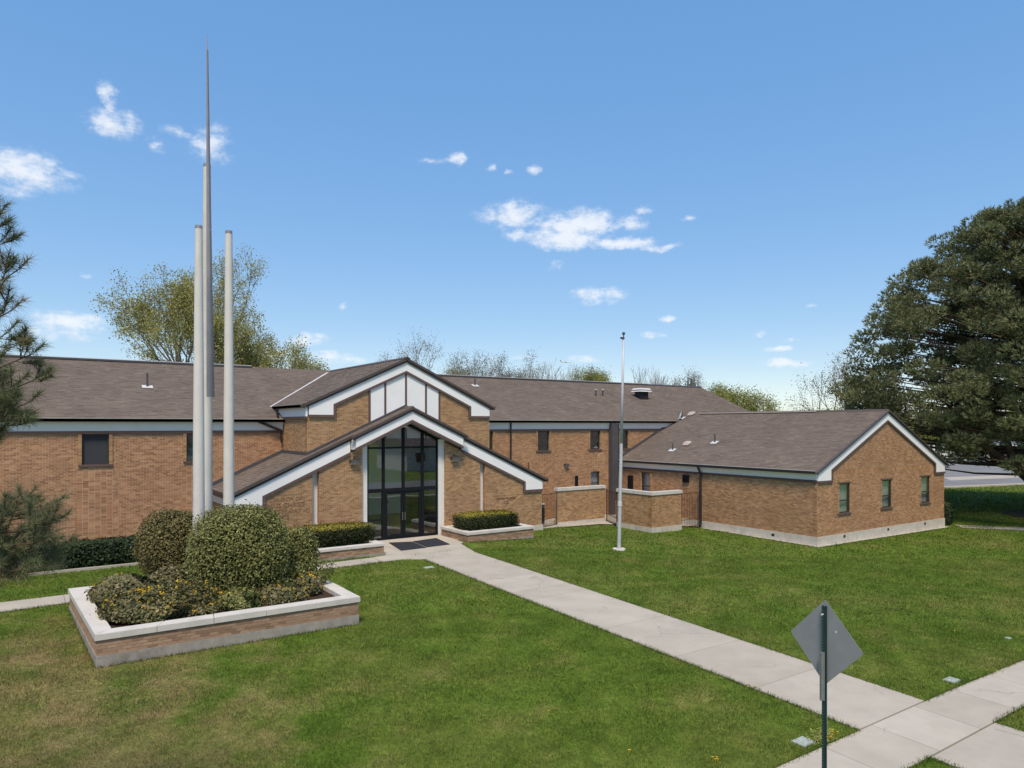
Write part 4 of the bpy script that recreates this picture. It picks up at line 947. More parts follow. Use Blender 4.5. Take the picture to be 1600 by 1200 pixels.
# ------------------------------------------------------------------ road sign seen from behind
SX, SY = 8.42, 5.25; sz = gz(SX, SY)
e = empty('road_sign', (SX, SY, sz), label='diamond road sign seen from its grey back on a green post by the pavement', cat='sign')
hc = 5.1 - (1004 - 664) * 9.1 / FPX; hd = .545
m = MB(); pts = []
for a, b_ in ((0, hd), (hd, 0), (0, -hd), (-hd, 0)):
    v1 = Vector((a, b_)); 
    nxt = {(0, hd): (hd, 0), (hd, 0): (0, -hd), (0, -hd): (-hd, 0), (-hd, 0): (0, hd)}[(a, b_)]; prv = {(0, hd): (-hd, 0), (hd, 0): (0, hd), (0, -hd): (hd, 0), (-hd, 0): (0, -hd)}[(a, b_)]
    pts += [v1.lerp(Vector(prv), .06), v1.lerp(Vector(prv), .018), v1.lerp(Vector(nxt), .018), v1.lerp(Vector(nxt), .06)]
SH = Vector((-.115, -.993, 0)); SN = Vector((-.993, .115, 0))        # plate runs along SH, its back looks along SN
tilt = .00
f = lambda p, d: Vector((SX, SY, hc)) + SH * p[0] + Vector((0, 0, 1)) * p[1] + SN * (d + p[1] * tilt)
m.prism([f(p, -.055) for p in pts], [f(p, -.052) for p in pts]); m.build('sign_plate', 'sign_back', e)
def channel(z0, z1, mt, d, nm):
    m = MB(); w = .032; q = [(-w, 0), (-w, .006), (-.017, .006), (-.017, .036), (.017, .036), (.017, .006), (w, .006), (w, 0), (.012, 0), (.012, .03), (-.012, .03), (-.012, 0)]
    g = lambda p, z: Vector((SX, SY, z)) + SH * p[0] - SN * (-d - p[1]) * 1.0
    m.prism([g(p, z0) for p in q], [g(p, z1) for p in q]); o = m.build(nm, mt, e)
    h = MB(); z = z0 + .05
    while z < z1 - .03:
        c_ = Vector((SX, SY, z)) + SN * (d + .0375); h.prism([c_ + SH * a + Vector((0, 0, b_)) for a, b_ in ((-.005, -.005), (.005, -.005), (.005, .005), (-.005, .005))], [c_ + SN * .001 + SH * a + Vector((0, 0, b_)) for a, b_ in ((-.005, -.005), (.005, -.005), (.005, .005), (-.005, .005))]); z += .0254 * 1.5
    h.build('punched_holes', 'frame_dark' if mt != 'post_green' else 'galvanised', o, kind='stuff')
zt_ = 5.1 - (947 - 664) * 9.1 / FPX; zj = 5.1 - (1018 - 664) * 9.1 / FPX
channel(sz - .3, zt_, 'post_green', -.045, 'post'); channel(zj - .62, zj, 'galvanised', -.004, 'splice_post')
m = MB()
for p in ((0, .36), (0, -.36)):
    c_ = f(p, -.05); m.tube(c_, c_ + SN * .07, .012)
c_ = f((.16, .17), -.053); m.tube(c_, c_ + SN * .003, .016, n=8); m.build('bolt', 'flashing', e)
# small plate turned edge-on to the viewer
m = MB(); dv = Vector((.856, .517, 0)).normalized(); nv = Vector((-dv.y, dv.x, 0)); c0 = Vector((SX, SY, 0)) + Vector(rt) * .055 + dv * .02
m.prism([c0 + nv * -.002 + Vector((0, 0, z)) for z in (1.10, 1.75)] + [c0 + nv * -.002 + dv * .45 + Vector((0, 0, z)) for z in (1.75, 1.10)], [c0 + nv * .002 + Vector((0, 0, z)) for z in (1.10, 1.75)] + [c0 + nv * .002 + dv * .45 + Vector((0, 0, z)) for z in (1.75, 1.10)]); m.build('side_plate', 'flashing', e)

# ------------------------------------------------------------------ lids in the lawn
def lid(x, y, w, d, lab, rot=0):
    m = MB(); z = gz(x, y); ca, sa = math.cos(rot), math.sin(rot); q = [(x + a * ca - b_ * sa, y + a * sa + b_ * ca) for a, b_ in ((-w, -d), (w, -d), (w, d), (-w, d))]; q2 = [(x + (a - x) * .93, y + (b_ - y) * .93) for a, b_ in q]
    m.prism([(a, b_, z - .1) for a, b_ in q], [(a, b_, z + .022) for a, b_ in q]); m.prism([(a, b_, z + .022) for a, b_ in q2], [(a, b_, z + .028) for a, b_ in q2], None, (0, 1)); m.build('valve_box_lid', 'lid_pale', label=lab, cat='lid', group='pale lids set in the lawn')
lid(12.02, 22.78, .17, .12, 'small pale lid in the lawn beside the top of the front walk'); lid(16.6, 7.32, .16, .12, 'pale lid in the lawn right of the front walk by the pavement')
lid(11.21, 7.35, .17, .13, 'pale lid in the lawn left of the front walk by the pavement, behind the sign'); lid(21.27, 8.01, .08, .06, 'tiny white lid far right in the lawn')

# ------------------------------------------------------------------ foliage helpers
def rand_dirs(n, rg):
    d = rg.normal(size=(n, 3)); return d / np.linalg.norm(d, axis=1, keepdims=True)
def leaf_quads(C, N_, size, rg, aspect=.6, fold=0):
    """diamond leaves centred on C, facing roughly N_"""
    n = len(C); t = np.cross(N_, rand_dirs(n, rg)); t /= np.linalg.norm(t, axis=1, keepdims=True) + 1e-9; b = np.cross(N_, t)
    s = np.asarray(size).reshape(-1, 1) if np.ndim(size) else np.full((n, 1), size)
    V = np.stack([C - t * s, C + b * s * aspect, C + t * s, C - b * s * aspect], 1)
    return V.reshape(-1, 3), np.arange(4 * n), np.full(n, 4)
def lump(dirs, rg, k=14, amp=.16):
    """uneven radius factor over directions"""
    c = rand_dirs(k, rg); a = rg.uniform(-1, 1, k); w = np.exp(6 * (dirs @ c.T - 1)); return 1 + amp * (w @ a)
def shrub(name, c, rx, ry, rz, nleaf, mat, label, cat='shrub', leaf=.05, group=None, seed=1, flat=0, flowers=0, amp=.2, z0=None, boxy=2.0):
    rg = np.random.default_rng(seed); c = np.array(c, float)
    e = empty(name, (c[0], c[1], z0 if z0 is not None else c[2] - rz), label=label, cat=cat, group=group)
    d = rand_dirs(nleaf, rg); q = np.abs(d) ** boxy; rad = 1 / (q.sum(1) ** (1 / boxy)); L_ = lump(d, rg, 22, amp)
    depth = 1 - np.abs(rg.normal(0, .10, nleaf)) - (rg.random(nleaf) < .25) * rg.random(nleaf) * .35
    tf = np.clip(lump(d, rg, 60, 1.0) - 1.15, 0, 1); stray = (rg.random(nleaf) < .07) * rg.random(nleaf) * .12 + (rg.random(nleaf) < .5) * tf * .10 * (0 if flat else 1)
    P = d * (rad * L_ * (depth + stray))[:, None] * np.array([rx, ry, rz]) + c
    P += rg.normal(0, .012, P.shape)
    keep = P[:, 2] > (z0 if z0 is not None else -9) + .03; P = P[keep]; d = d[keep]; depth = depth[keep]
    nn = d + rand_dirs(len(d), rg) * .9 + np.array([0, 0, .35]); nn /= np.linalg.norm(nn, axis=1, keepdims=True)
    clump = np.array([math.sin(7.1 * a + 1.3 * b_) * math.sin(6.3 * b_ + 2.1 * h) for a, b_, h in P]) if len(P) < 40000 else 0
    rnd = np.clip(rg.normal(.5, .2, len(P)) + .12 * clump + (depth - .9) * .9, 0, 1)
    if flat == 1: rnd = np.clip(rg.beta(2, 4, len(P)) * .55 + np.clip((P[:, 2] - (c[2] + rz * .5)) / (rz * .4), 0, 1) * rg.uniform(.35, .95, len(P)), 0, 1)
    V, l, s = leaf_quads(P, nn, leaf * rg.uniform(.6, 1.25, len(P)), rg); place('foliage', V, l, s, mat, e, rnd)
    # larger leaves in the darkest tone fill the inside against see-through
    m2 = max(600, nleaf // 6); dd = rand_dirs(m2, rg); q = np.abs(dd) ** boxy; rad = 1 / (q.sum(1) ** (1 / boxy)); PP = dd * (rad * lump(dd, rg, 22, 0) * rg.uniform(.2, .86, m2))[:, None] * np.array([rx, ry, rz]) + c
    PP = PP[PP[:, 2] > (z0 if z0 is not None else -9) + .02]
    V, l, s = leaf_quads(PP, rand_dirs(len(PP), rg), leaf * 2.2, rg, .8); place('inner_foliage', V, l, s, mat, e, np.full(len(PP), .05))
    m = MB()
    for k in range(7):
        a = rg.uniform(0, 6.28); p = Vector((c[0] + .1 * math.cos(a), c[1] + .1 * math.sin(a), z0 if z0 is not None else c[2] - rz)); q_ = Vector((c[0] + rx * .6 * math.cos(a), c[1] + ry * .6 * math.sin(a), c[2] + rz * .3)); m.tube(p, q_, .025, .01, 5)
    m.build('stem', 'bark_grey', e)
    if flowers:
        k = rg.choice(len(P), min(flowers, len(P)), False); k = k[(P[k, 2] > c[2])]
        PF = np.repeat(P[k], 9, 0) + rg.normal(0, .018, (len(k) * 9, 3)) + d[k].repeat(9, 0) * .03
        V, l, s = leaf_quads(PF, rand_dirs(len(PF), rg), .019, rg, .9); place('flowers', V, l, s, 'flower', e, rg.random(len(PF)), kind='stuff')
    return e
def on(u, v, D): return far(u, v, D)
# big planter shrubs
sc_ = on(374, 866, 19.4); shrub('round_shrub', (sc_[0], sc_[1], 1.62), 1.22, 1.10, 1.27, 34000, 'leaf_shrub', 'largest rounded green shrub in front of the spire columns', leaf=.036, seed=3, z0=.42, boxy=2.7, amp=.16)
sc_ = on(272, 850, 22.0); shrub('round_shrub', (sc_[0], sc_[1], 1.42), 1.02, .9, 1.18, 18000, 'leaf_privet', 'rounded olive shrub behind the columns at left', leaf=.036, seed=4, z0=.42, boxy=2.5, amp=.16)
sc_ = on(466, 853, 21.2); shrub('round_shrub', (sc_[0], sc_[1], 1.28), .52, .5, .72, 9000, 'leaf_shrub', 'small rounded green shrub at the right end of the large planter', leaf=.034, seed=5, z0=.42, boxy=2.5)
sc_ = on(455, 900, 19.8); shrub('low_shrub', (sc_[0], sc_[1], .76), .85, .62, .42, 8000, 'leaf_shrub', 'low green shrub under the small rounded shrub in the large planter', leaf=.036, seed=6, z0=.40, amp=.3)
for i, (x, y, rx, ry, rz, mt, fl, lab) in enumerate([
    (2.35, 20.9, .80, 1.15, .66, 'leaf_mahonia', 60, 'brown-green low shrub along the left end of the large planter'),
    (2.55, 18.95, .95, .80, .58, 'leaf_mahonia', 260, 'low shrub full of yellow flowers at the near left corner of the large planter'),
    (3.65, 19.2, .75, .80, .50, 'leaf_mahonia', 170, 'yellow-flowered low shrub left of centre at the planter front'),
    (3.4, 21.6, .85, .95, .62, 'leaf_mahonia', 12, 'low dull shrub at the foot of the left column'),
    (4.55, 18.75, .55, .52, .45, 'leaf_shrub', 14, 'small green shrub at the planter front before the largest shrub'),
    (5.65, 18.95, .62, .52, .40, 'leaf_mahonia', 60, 'sparse low shrub with a few yellow flowers right of the largest shrub'),
    (6.35, 19.5, .50, .55, .42, 'leaf_mahonia', 80, 'small yellow-flowered shrub near the right end of the large planter')]):
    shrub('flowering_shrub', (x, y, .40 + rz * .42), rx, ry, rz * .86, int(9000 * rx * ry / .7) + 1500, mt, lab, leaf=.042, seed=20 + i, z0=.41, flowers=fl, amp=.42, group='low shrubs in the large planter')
# clipped hedges
shrub('clipped_hedge', (10.0, 27.35, .72), 1.72, .78, .40, 21000, 'leaf_hedge', 'clipped hedge with yellow top growth in the left entrance planter', 'hedge', .034, seed=40, flat=1, boxy=9, amp=.05, z0=.30)
shrub('clipped_hedge', (17.55, 27.6, .74), 1.52, .72, .36, 19000, 'leaf_hedge', 'clipped hedge with yellow top growth in the right entrance planter', 'hedge', .034, seed=41, flat=1, boxy=9, amp=.05, z0=.30)
shrub('clipped_hedge', (2.8, 30.2, .42), 3.7, .8, .46, 20000, 'leaf_dark', 'low dark hedge along the left brick wall', 'hedge', .045, seed=42, boxy=8, amp=.06, z0=0)
shrub('clipped_shrub', (43.5, 19.75, .05), .55, .5, .68, 7000, 'leaf_dark', 'dark clipped shrub at the right corner of the wing', 'shrub', .05, seed=43, boxy=6, amp=.08, z0=-.62)
boxes('hedge_edging', 'concrete_walk', None, (-6, 6.6, 29.0, 29.12, -.1, .09), kind='structure')

# ------------------------------------------------------------------ trees
def seg_mesh(segs, name, mat, parent, nmax=8):
    V = []; Lp = []; Sz = []; k = 0
    for p, q, r0, r1 in segs:
        n = nmax if r0 > .12 else (5 if r0 > .04 else 3)
        d = (q - p).normalized(); x = d.orthogonal().normalized(); y = d.cross(x)
        for c, r in ((p, r0), (q, r1)):
            for i in range(n):
                a = 2 * math.pi * i / n; V.append(c + x * (r * math.cos(a)) + y * (r * math.sin(a)))
        for i in range(n): j = (i + 1) % n; Lp += [k + i, k + j, k + n + j, k + n + i]; Sz.append(4)
        k += 2 * n
    return place(name, np.array([tuple(v) for v in V]), Lp, Sz, mat, parent, None, True)
def broadleaf(base, H, label, mat, seed, spread=1.0, leaves=6, leaf=.09, levels=6, trunk=.22, lean=0, name='broadleaf_tree', group=None, nlimb=5, r0=None, clus=.35, up=.25, bark='bark_grey', sx=1.0):
    rg = random.Random(seed); nr = np.random.default_rng(seed); segs = []; tips = []
    e = empty(name, tuple(base), label=label, cat='tree', group=group)
    base = Vector(base); r0 = r0 or H * .02
    def go(p, d, L_, r, lv):
        steps = 3 if lv < 3 else 2; q = p
        for s in range(steps):
            d = (d + Vector((rg.gauss(0, .13), rg.gauss(0, .13), rg.gauss(0, .08) + up * .12))).normalized(); q2 = q + d * (L_ / steps); rr = r * (1 - .30 * (s + 1) / steps); segs.append((q, q2, r * (1 - .30 * s / steps), rr)); q = q2
            if lv >= levels - 2: tips.append((q, lv))
        if lv >= levels: return
        k = 2 if rg.random() < .55 else 3
        for i in range(k):
            ax = d.orthogonal().normalized(); ax.rotate(__import__('mathutils').Quaternion(d, rg.uniform(0, 6.28))); ang = rg.uniform(.28, .72) * (1 if i else .55); nd = (d * math.cos(ang) + ax * math.sin(ang)); nd.z += up * .25; nd.normalize()
            go(q, nd, L_ * rg.uniform(.66, .86), r * (.66 if k == 2 else .56), lv + 1)
    top = base + Vector((lean, 0, H * trunk)); segs.append((base - Vector((0, 0, .3)), top, r0 * 1.15, r0 * .9))
    for i in range(nlimb):
        a = 6.283 * (i + rg.random() * .6) / nlimb; t = rg.uniform(.25, .75) * spread; d = Vector((math.cos(a) * t, math.sin(a) * t, 1)).normalized(); go(top - Vector((0, 0, rg.uniform(0, H * .04))), d, H * rg.uniform(.20, .27), r0 * .55, 1)
    if sx != 1: f_ = lambda p: Vector((base.x + (p.x - base.x) * sx, base.y + (p.y - base.y) * sx, p.z)); segs[:] = [(f_(p), f_(q), a, b_) for p, q, a, b_ in segs]; tips[:] = [(f_(p), l_) for p, l_ in tips]
    seg_mesh(segs, 'trunk', bark, e)
    if leaves:
        T = np.array([tuple(t[0]) for t in tips]); P = np.repeat(T, leaves, 0) + nr.normal(0, clus, (len(T) * leaves, 3)); nn = rand_dirs(len(P), nr); nn[:, 2] = np.abs(nn[:, 2])
        sh = np.clip(nr.normal(.5, .22, len(P)), 0, 1); V, l, s = leaf_quads(P, nn, leaf * nr.uniform(.6, 1.3, len(P)), nr, .65); place('crown', V, l, s, mat, e, sh)
    return e
def gp(u, D, v=700):
    p = far(u, v, D); return (p[0], p[1], gz(p[0], p[1]))
broadleaf(gp(322, 62), 18.3, 'large spreading tree in young olive leaf behind the left roof', 'leaf_spring', 12, 1.3, 11, .075, 7, .16, nlimb=8, clus=.28, sx=.72)
broadleaf(gp(418, 66), 12.8, 'lower olive-leaved tree right of the large tree behind the left roof', 'leaf_spring', 13, 1.5, 9, .085, 7, .15, nlimb=7, clus=.32, sx=.72)
broadleaf(gp(662, 95), 15.6, 'sparse budding tree rising behind the tall gable', 'leaf_bud', 14, 1.0, 4, .07, 6, .25, group='distant trees behind the main roof')
T = 'distant trees behind the main roof'
for i, (u, D, H, mt, lv, sp, nm) in enumerate([(715, 100, 14.2, 'leaf_fresh', 2, 1.2, 'yellow-green young tree just right of the tall gable'), (755, 104, 14.6, 'leaf_bud', 2, 1.1, 'thin budding tree right of the yellow-green one beside the gable'), (800, 108, 14.6, 'leaf_bud', 2, 1.0, 'small hazy budding tree behind the roof vent pipe'),
        (845, 96, 14.2, 'leaf_bud', 0, 1.0, 'bare tree under the distant aeroplane'), (868, 110, 14.6, 'leaf_bud', 0, .9, 'bare thin tree right below the distant aeroplane'), (917, 98, 12.3, 'leaf_fresh', 2, .7, 'little green treetop left of the pair above the roof'), (938, 98, 12.5, 'leaf_fresh', 3, .6, 'little green treetop left of the flagpole above the roof'),
        (996, 100, 12.8, 'leaf_bud', 0, .9, 'bare twiggy treetop right of the flagpole'), (1028, 104, 12.8, 'leaf_bud', 0, .9, 'bare twiggy treetop between flagpole and right roof end'), (1070, 98, 12.4, 'leaf_bud', 1, .9, 'bare treetop near the right end of the main ridge'),
        (1138, 78, 10.0, 'leaf_fresh', 5, 1.3, 'rounded yellow-green tree at the right end of the main roof')]):
    broadleaf(gp(u, D), H, nm, mt, 50 + i, sp, lv * 4, .075, 6, .22, sx=.42 if D == 98 and H < 13 else (.75 if D > 80 else .62), group=T, clus=.4, nlimb=5)
broadleaf(gp(1338, 64), 12.6, 'nearly bare grey tree reaching out left of the big pine', 'leaf_bud', 83, 1.5, 4, .06, 6, .2, nlimb=6, clus=.3, sx=.62)
broadleaf(gp(1297, 82), 7.7, 'bushy yellow-green tree behind the wing ridge', 'leaf_fresh', 84, .9, 14, .09, 6, .12, clus=.3, sx=.55)
broadleaf(gp(1255, 86), 7.2, 'thin pale tree behind the wing ridge, left of the bushy one', 'leaf_bud', 85, 1.1, 2, .07, 6, .2, sx=.45)
for i, (u, D, H, lab) in enumerate(((1400, 96, 9.0, 'yellow-green tree behind the wing gable peak'), (1450, 100, 8.0, 'yellow-green tree behind the pine at the wing gable'), (1535, 150, 12, 'far green tree behind the pine, nearer the wing'), (1590, 150, 11, 'far green tree behind the pine at the picture edge'))):
    broadleaf(gp(u, D), H * .85, lab, 'leaf_fresh', 90 + i, 1.2, 12, .13, 6, .15, clus=.5, sx=.7)

def pine_puffs(e, puffs, rg, per, ln, wd, name='crown', mat='needle_far', up=.5):
    """sprays of needles around puff centres (centre, radius, tone)"""
    VV = []; RR = []
    for c, rad, tone in puffs:
        n = int(per * rad * rad); d = rand_dirs(n, rg); d[:, 2] = d[:, 2] * .75 + .1
        P = c + d * (rad * rg.uniform(.35, 1.0, (n, 1)) ** .6) * np.array([1, 1, .62])
        ax = d + np.array([0, 0, up]) + rand_dirs(n, rg) * .45; ax /= np.linalg.norm(ax, axis=1, keepdims=True)
        for k in range(4):
            t = ax + rand_dirs(n, rg) * .55; t /= np.linalg.norm(t, axis=1, keepdims=True); w = np.cross(t, rand_dirs(n, rg)); w /= np.linalg.norm(w, axis=1, keepdims=True) + 1e-9
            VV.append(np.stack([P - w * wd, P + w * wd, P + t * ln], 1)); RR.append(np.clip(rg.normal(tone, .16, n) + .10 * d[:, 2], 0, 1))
    V = np.concatenate(VV).reshape(-1, 3); r = np.concatenate(RR); place(name, V, np.arange(len(V)), np.full(len(V) // 3, 3), mat, e, r)
# the big pine on the right
def big_pine():
    rg = np.random.default_rng(77); rr = random.Random(77); D0 = 45
    b0 = Vector(tuple(far(1655, 806, D0))); b0.z = gz(b0.x, b0.y)
    e = empty('pine_tree', tuple(b0), label='huge dark broad-crowned pine at the right edge', cat='tree'); segs = []; puffs = []
    stems = [(-1.6, .5, 16.5), (.8, -.6, 18.5), (3.2, .8, 17.0)]
    Rt = Vector(tuple(rt)); Fw = Vector(tuple(fw))
    fork = b0 + Rt * -.6 + Vector((0, 0, 1.2)); segs.append((b0 - Vector((0, 0, .3)), fork, .62, .52))
    # low leaning limb seen at the frame edge
    p = fork; q = fork + Rt * -2.2 + Vector((0, 0, 1.9)); segs.append((p, q, .36, .30)); segs.append((q, q + Rt * -2.4 + Vector((0, 0, 1.5)), .30, .2)); segs.append((q, q + Rt * -1.0 + Vector((0, 0, 3.2)), .24, .16))
    for sx, sy, hh in stems:
        p = fork
        for k in range(8):
            t = (k + 1) / 8; q = b0 + Rt * (sx * t + rr.gauss(0, .12)) + Fw * (sy * t) + Vector((0, 0, 1.2 + (hh - 1.2) * t)); segs.append((p, q, .42 * (1 - t * .8) + .05, .42 * (1 - (t + .12) * .8) + .05)); p = q
    # crown: an egg, widest low down, ragged outside
    cz = 3.0; top = 20.3
    for i in range(1600):
        h = rr.random() ** 1.0; z = cz + (top - cz) * h
        prof = (1 - h ** 2.6) ** .60 * (0.93 + .07 * min(1, h * 6)); Rm = 13.0 * prof
        a = rr.uniform(0, 6.283); q = rr.random(); rad = Rm * (1 - .62 * q * q) * rr.uniform(.93, 1.04)
        if h < .16 and math.cos(a) * -1 > .2 and rr.random() < .55: continue
        if rr.random() < .05: continue
        c = b0 + Rt * (rad * math.cos(a) + .3) + Fw * (rad * .9 * math.sin(a)) + Vector((0, 0, z - b0.z * 0))
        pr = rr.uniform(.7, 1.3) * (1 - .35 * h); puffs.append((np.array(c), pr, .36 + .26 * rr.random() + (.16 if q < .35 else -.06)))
        if i % 2 == 0:
            sx, sy, hh = rr.choice(stems); t = min(.97, max(.05, (z - 1.6) / hh)); s0 = b0 + Rt * (sx * t) + Fw * (sy * t) + Vector((0, 0, 1.2 + (hh - 1.2) * t * .92))
            mid = s0.lerp(c, .55) - Vector((0, 0, .25)); segs.append((s0, mid, .10, .06)); segs.append((mid, c, .06, .025))
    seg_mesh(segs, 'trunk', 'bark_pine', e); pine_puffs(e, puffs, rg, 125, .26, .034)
    m = MB(); 
    pts = [(b0.x + 3.4 * math.cos(a) * rr.uniform(.9, 1.1), b0.y + 3.0 * math.sin(a) * rr.uniform(.9, 1.1)) for a in np.linspace(0, 6.28, 26)[:-1]]
    m.poly([(x, y, gz(x, y) + .03) for x, y in pts]); m.build('mulch_bed', 'mulch', kind='structure')
big_pine()
def spruce(base, H, lab, seed):
    rr = random.Random(seed); rg = np.random.default_rng(seed); b0 = Vector(base); e = empty('spruce_tree', tuple(base), label=lab, cat='tree'); segs = [(b0, b0 + Vector((0, 0, H)), .22, .03)]; puffs = []
    for k in range(int(H * 9)):
        h = rr.random(); Rm = (1 - h) * H * .26 + .15; a = rr.uniform(0, 6.28); rad = Rm * rr.uniform(.3, 1); c = b0 + Vector((math.cos(a) * rad, math.sin(a) * rad, H * (.1 + .9 * h) - rad * .25)); puffs.append((np.array(c), .45 + .2 * (1 - h), .3 + .2 * rr.random())); segs.append((b0 + Vector((0, 0, H * (.1 + .9 * h))), c, .03, .01))
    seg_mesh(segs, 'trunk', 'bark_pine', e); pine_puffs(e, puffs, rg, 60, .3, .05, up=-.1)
spruce(gp(1176, 84), 8.1, 'small dark spruce at the right end of the main roof', 3)
# the near pine whose branches reach in from the left
def near_pine():
    rr = random.Random(5); rg = np.random.default_rng(5); D0 = 7.1
    b0 = Vector(tuple(far(-330, 664, D0))); b0.z = gz(b0.x, b0.y)
    e = empty('pine_tree', tuple(b0), label='near pine whose long-needled branches reach in at the left edge', cat='tree'); segs = []; shoots = []
    H = 8.4; segs.append((b0 - Vector((0, 0, .3)), b0 + Vector((.05, 0, H * .5)), .17, .11)); segs.append((b0 + Vector((.05, 0, H * .5)), b0 + Vector((.1, .05, H)), .11, .025))
    def tw(p, q, r0, r1, n=4, sag=.0):
        out = [p]
        for k in range(n):
            t = (k + 1) / n; m = p.lerp(q, t) + Vector((rr.gauss(0, .02), rr.gauss(0, .02), -sag * 4 * t * (1 - t) + rr.gauss(0, .015))); 
            if k == n - 1: m = q
            segs.append((out[-1], m, r0 + (r1 - r0) * k / n, r0 + (r1 - r0) * (k + 1) / n)); out.append(m)
        return out
    def branch(tip, up, side_n, spread):
        tip = Vector(tip); s0 = Vector((b0.x, b0.y, max(1.2, tip.z - up))); path = tw(s0, tip, .020, .006, 7, .10); d0 = (tip - path[-2]).normalized()
        def shoot(a, d, L_, w=1.0):
            d = d.normalized(); q = a + d * L_ * .55; e_ = (d + Vector((0, 0, .45))).normalized(); q2 = q + e_ * L_ * .45
            segs.append((a, q, .0055, .0045)); segs.append((q, q2, .0045, .003)); shoots.append((a.lerp(q, .45), q2 + e_ * .02, w))
        shoot(path[-2].lerp(tip, .75), d0, .24); 
        for k in range(int(side_n * 1.5)):
            t = rr.uniform(.50, 1.0) ** .8; t = min(t, .985); i = int(t * 7); a = path[i].lerp(path[i + 1], t * 7 - i); d = (path[i + 1] - path[i]).normalized(); ax = d.orthogonal().normalized(); ax.rotate(__import__('mathutils').Quaternion(d, rr.uniform(0, 6.28)))
            nd = (d * .8 + ax * rr.uniform(.5, 1.0) + Vector((0, 0, .25))).normalized(); L_ = rr.uniform(.14, .34) * spread; shoot(a, nd, L_, rr.uniform(.75, 1))
            for _ in range(rr.choice((0, 1, 2))): shoot(a + nd * L_ * rr.uniform(.2, .5), nd + Vector((rr.gauss(0, .6), rr.gauss(0, .6), rr.gauss(.2, .4))), rr.uniform(.12, .22), rr.uniform(.7, .95))
    tips = [(-12, 352, 7.0, 1.6, 4), (4, 375, 7.1, 1.5, 3), (28, 422, 7.0, 1.2, 3), (-4, 452, 6.9, 1.2, 4), (18, 485, 7.0, 1.0, 4), (-14, 505, 7.2, 1.0, 4), (11, 520, 6.8, .9, 4), (-24, 545, 7.0, .9, 4),
            (50, 553, 6.9, .9, 6), (-4, 562, 7.1, .9, 6), (61, 590, 7.0, .8, 6), (26, 600, 6.8, .8, 7), (-14, 600, 7.2, .7, 7), (46, 628, 7.0, .6, 7), (11, 640, 6.8, .5, 7), (-26, 650, 7.1, .5, 7), (24, 662, 7.0, .4, 7), (-6, 676, 6.9, .4, 7), (-32, 700, 6.9, .3, 6),
            (-64, 640, 6.6, .5, 7), (-94, 560, 7.2, .7, 6), (-104, 440, 7.2, 1.0, 5), (-124, 700, 6.8, .4, 6),
            (79, 788, 7.0, .2, 6), (86, 815, 6.9, .2, 7), (44, 806, 7.2, .2, 6), (96, 852, 7.0, .1, 6), (58, 848, 6.8, .1, 8), (18, 842, 7.0, .1, 8), (-14, 840, 6.9, .1, 7), (73, 885, 7.1, .0, 7), (38, 888, 6.8, .0, 8), (3, 890, 7.0, 0, 8), (-20, 905, 6.9, 0, 6), (-62, 860, 6.9, .1, 7), (-82, 920, 7.1, .1, 6)]
    for u, v, D, up, sn in tips: branch(far(u, v, D), up, sn, 1.0)
    for i in range(7):       # the rest of the tree, outside the picture
        a = rr.uniform(0, 6.283); h = rr.uniform(.2, .98); rad = 2.3 * (1 - h * .75) * rr.uniform(.7, 1)
        t = Vector((b0.x + math.cos(a) * rad, b0.y + math.sin(a) * rad, b0.z + H * h + .3)); 
        rel = np.array([t.x, t.y, t.z - CAM_H]); D_ = rel @ fw; u_ = 800 + FPX * (rel @ rt) / D_
        if u_ > -40: continue
        branch(t, .5, 7, 1.2)
    seg_mesh(segs, 'trunk', 'bark_pine', e, 8)
    VV = []; RR = []
    for p, q, w in shoots:
        n = int(130 * w); t = rg.random(n) ** .7; d = np.array(q - p); L_ = np.linalg.norm(d) + 1e-6; d = d / L_
        P = np.array(p) + np.array(q - p) * t[:, None]; side = rand_dirs(n, rg); ax = side * .95 + d * (.35 + .5 * t[:, None]); ax /= np.linalg.norm(ax, axis=1, keepdims=True); ln = rg.uniform(.085, .135, (n, 1)) * (.7 + .3 * w)
        wv_ = np.cross(ax, rand_dirs(n, rg)); wv_ /= np.linalg.norm(wv_, axis=1, keepdims=True) + 1e-9; VV.append(np.stack([P - wv_ * .0024, P + wv_ * .0024, P + ax * ln], 1)); brown = rr.random() < .12
        RR.append(np.clip(rg.normal(.93 if brown else .48, .2, n), 0, 1))
    V = np.concatenate(VV).reshape(-1, 3); place('crown', V, np.arange(len(V)), np.full(len(V) // 3, 3), 'needle_near', e, np.concatenate(RR))
near_pine()

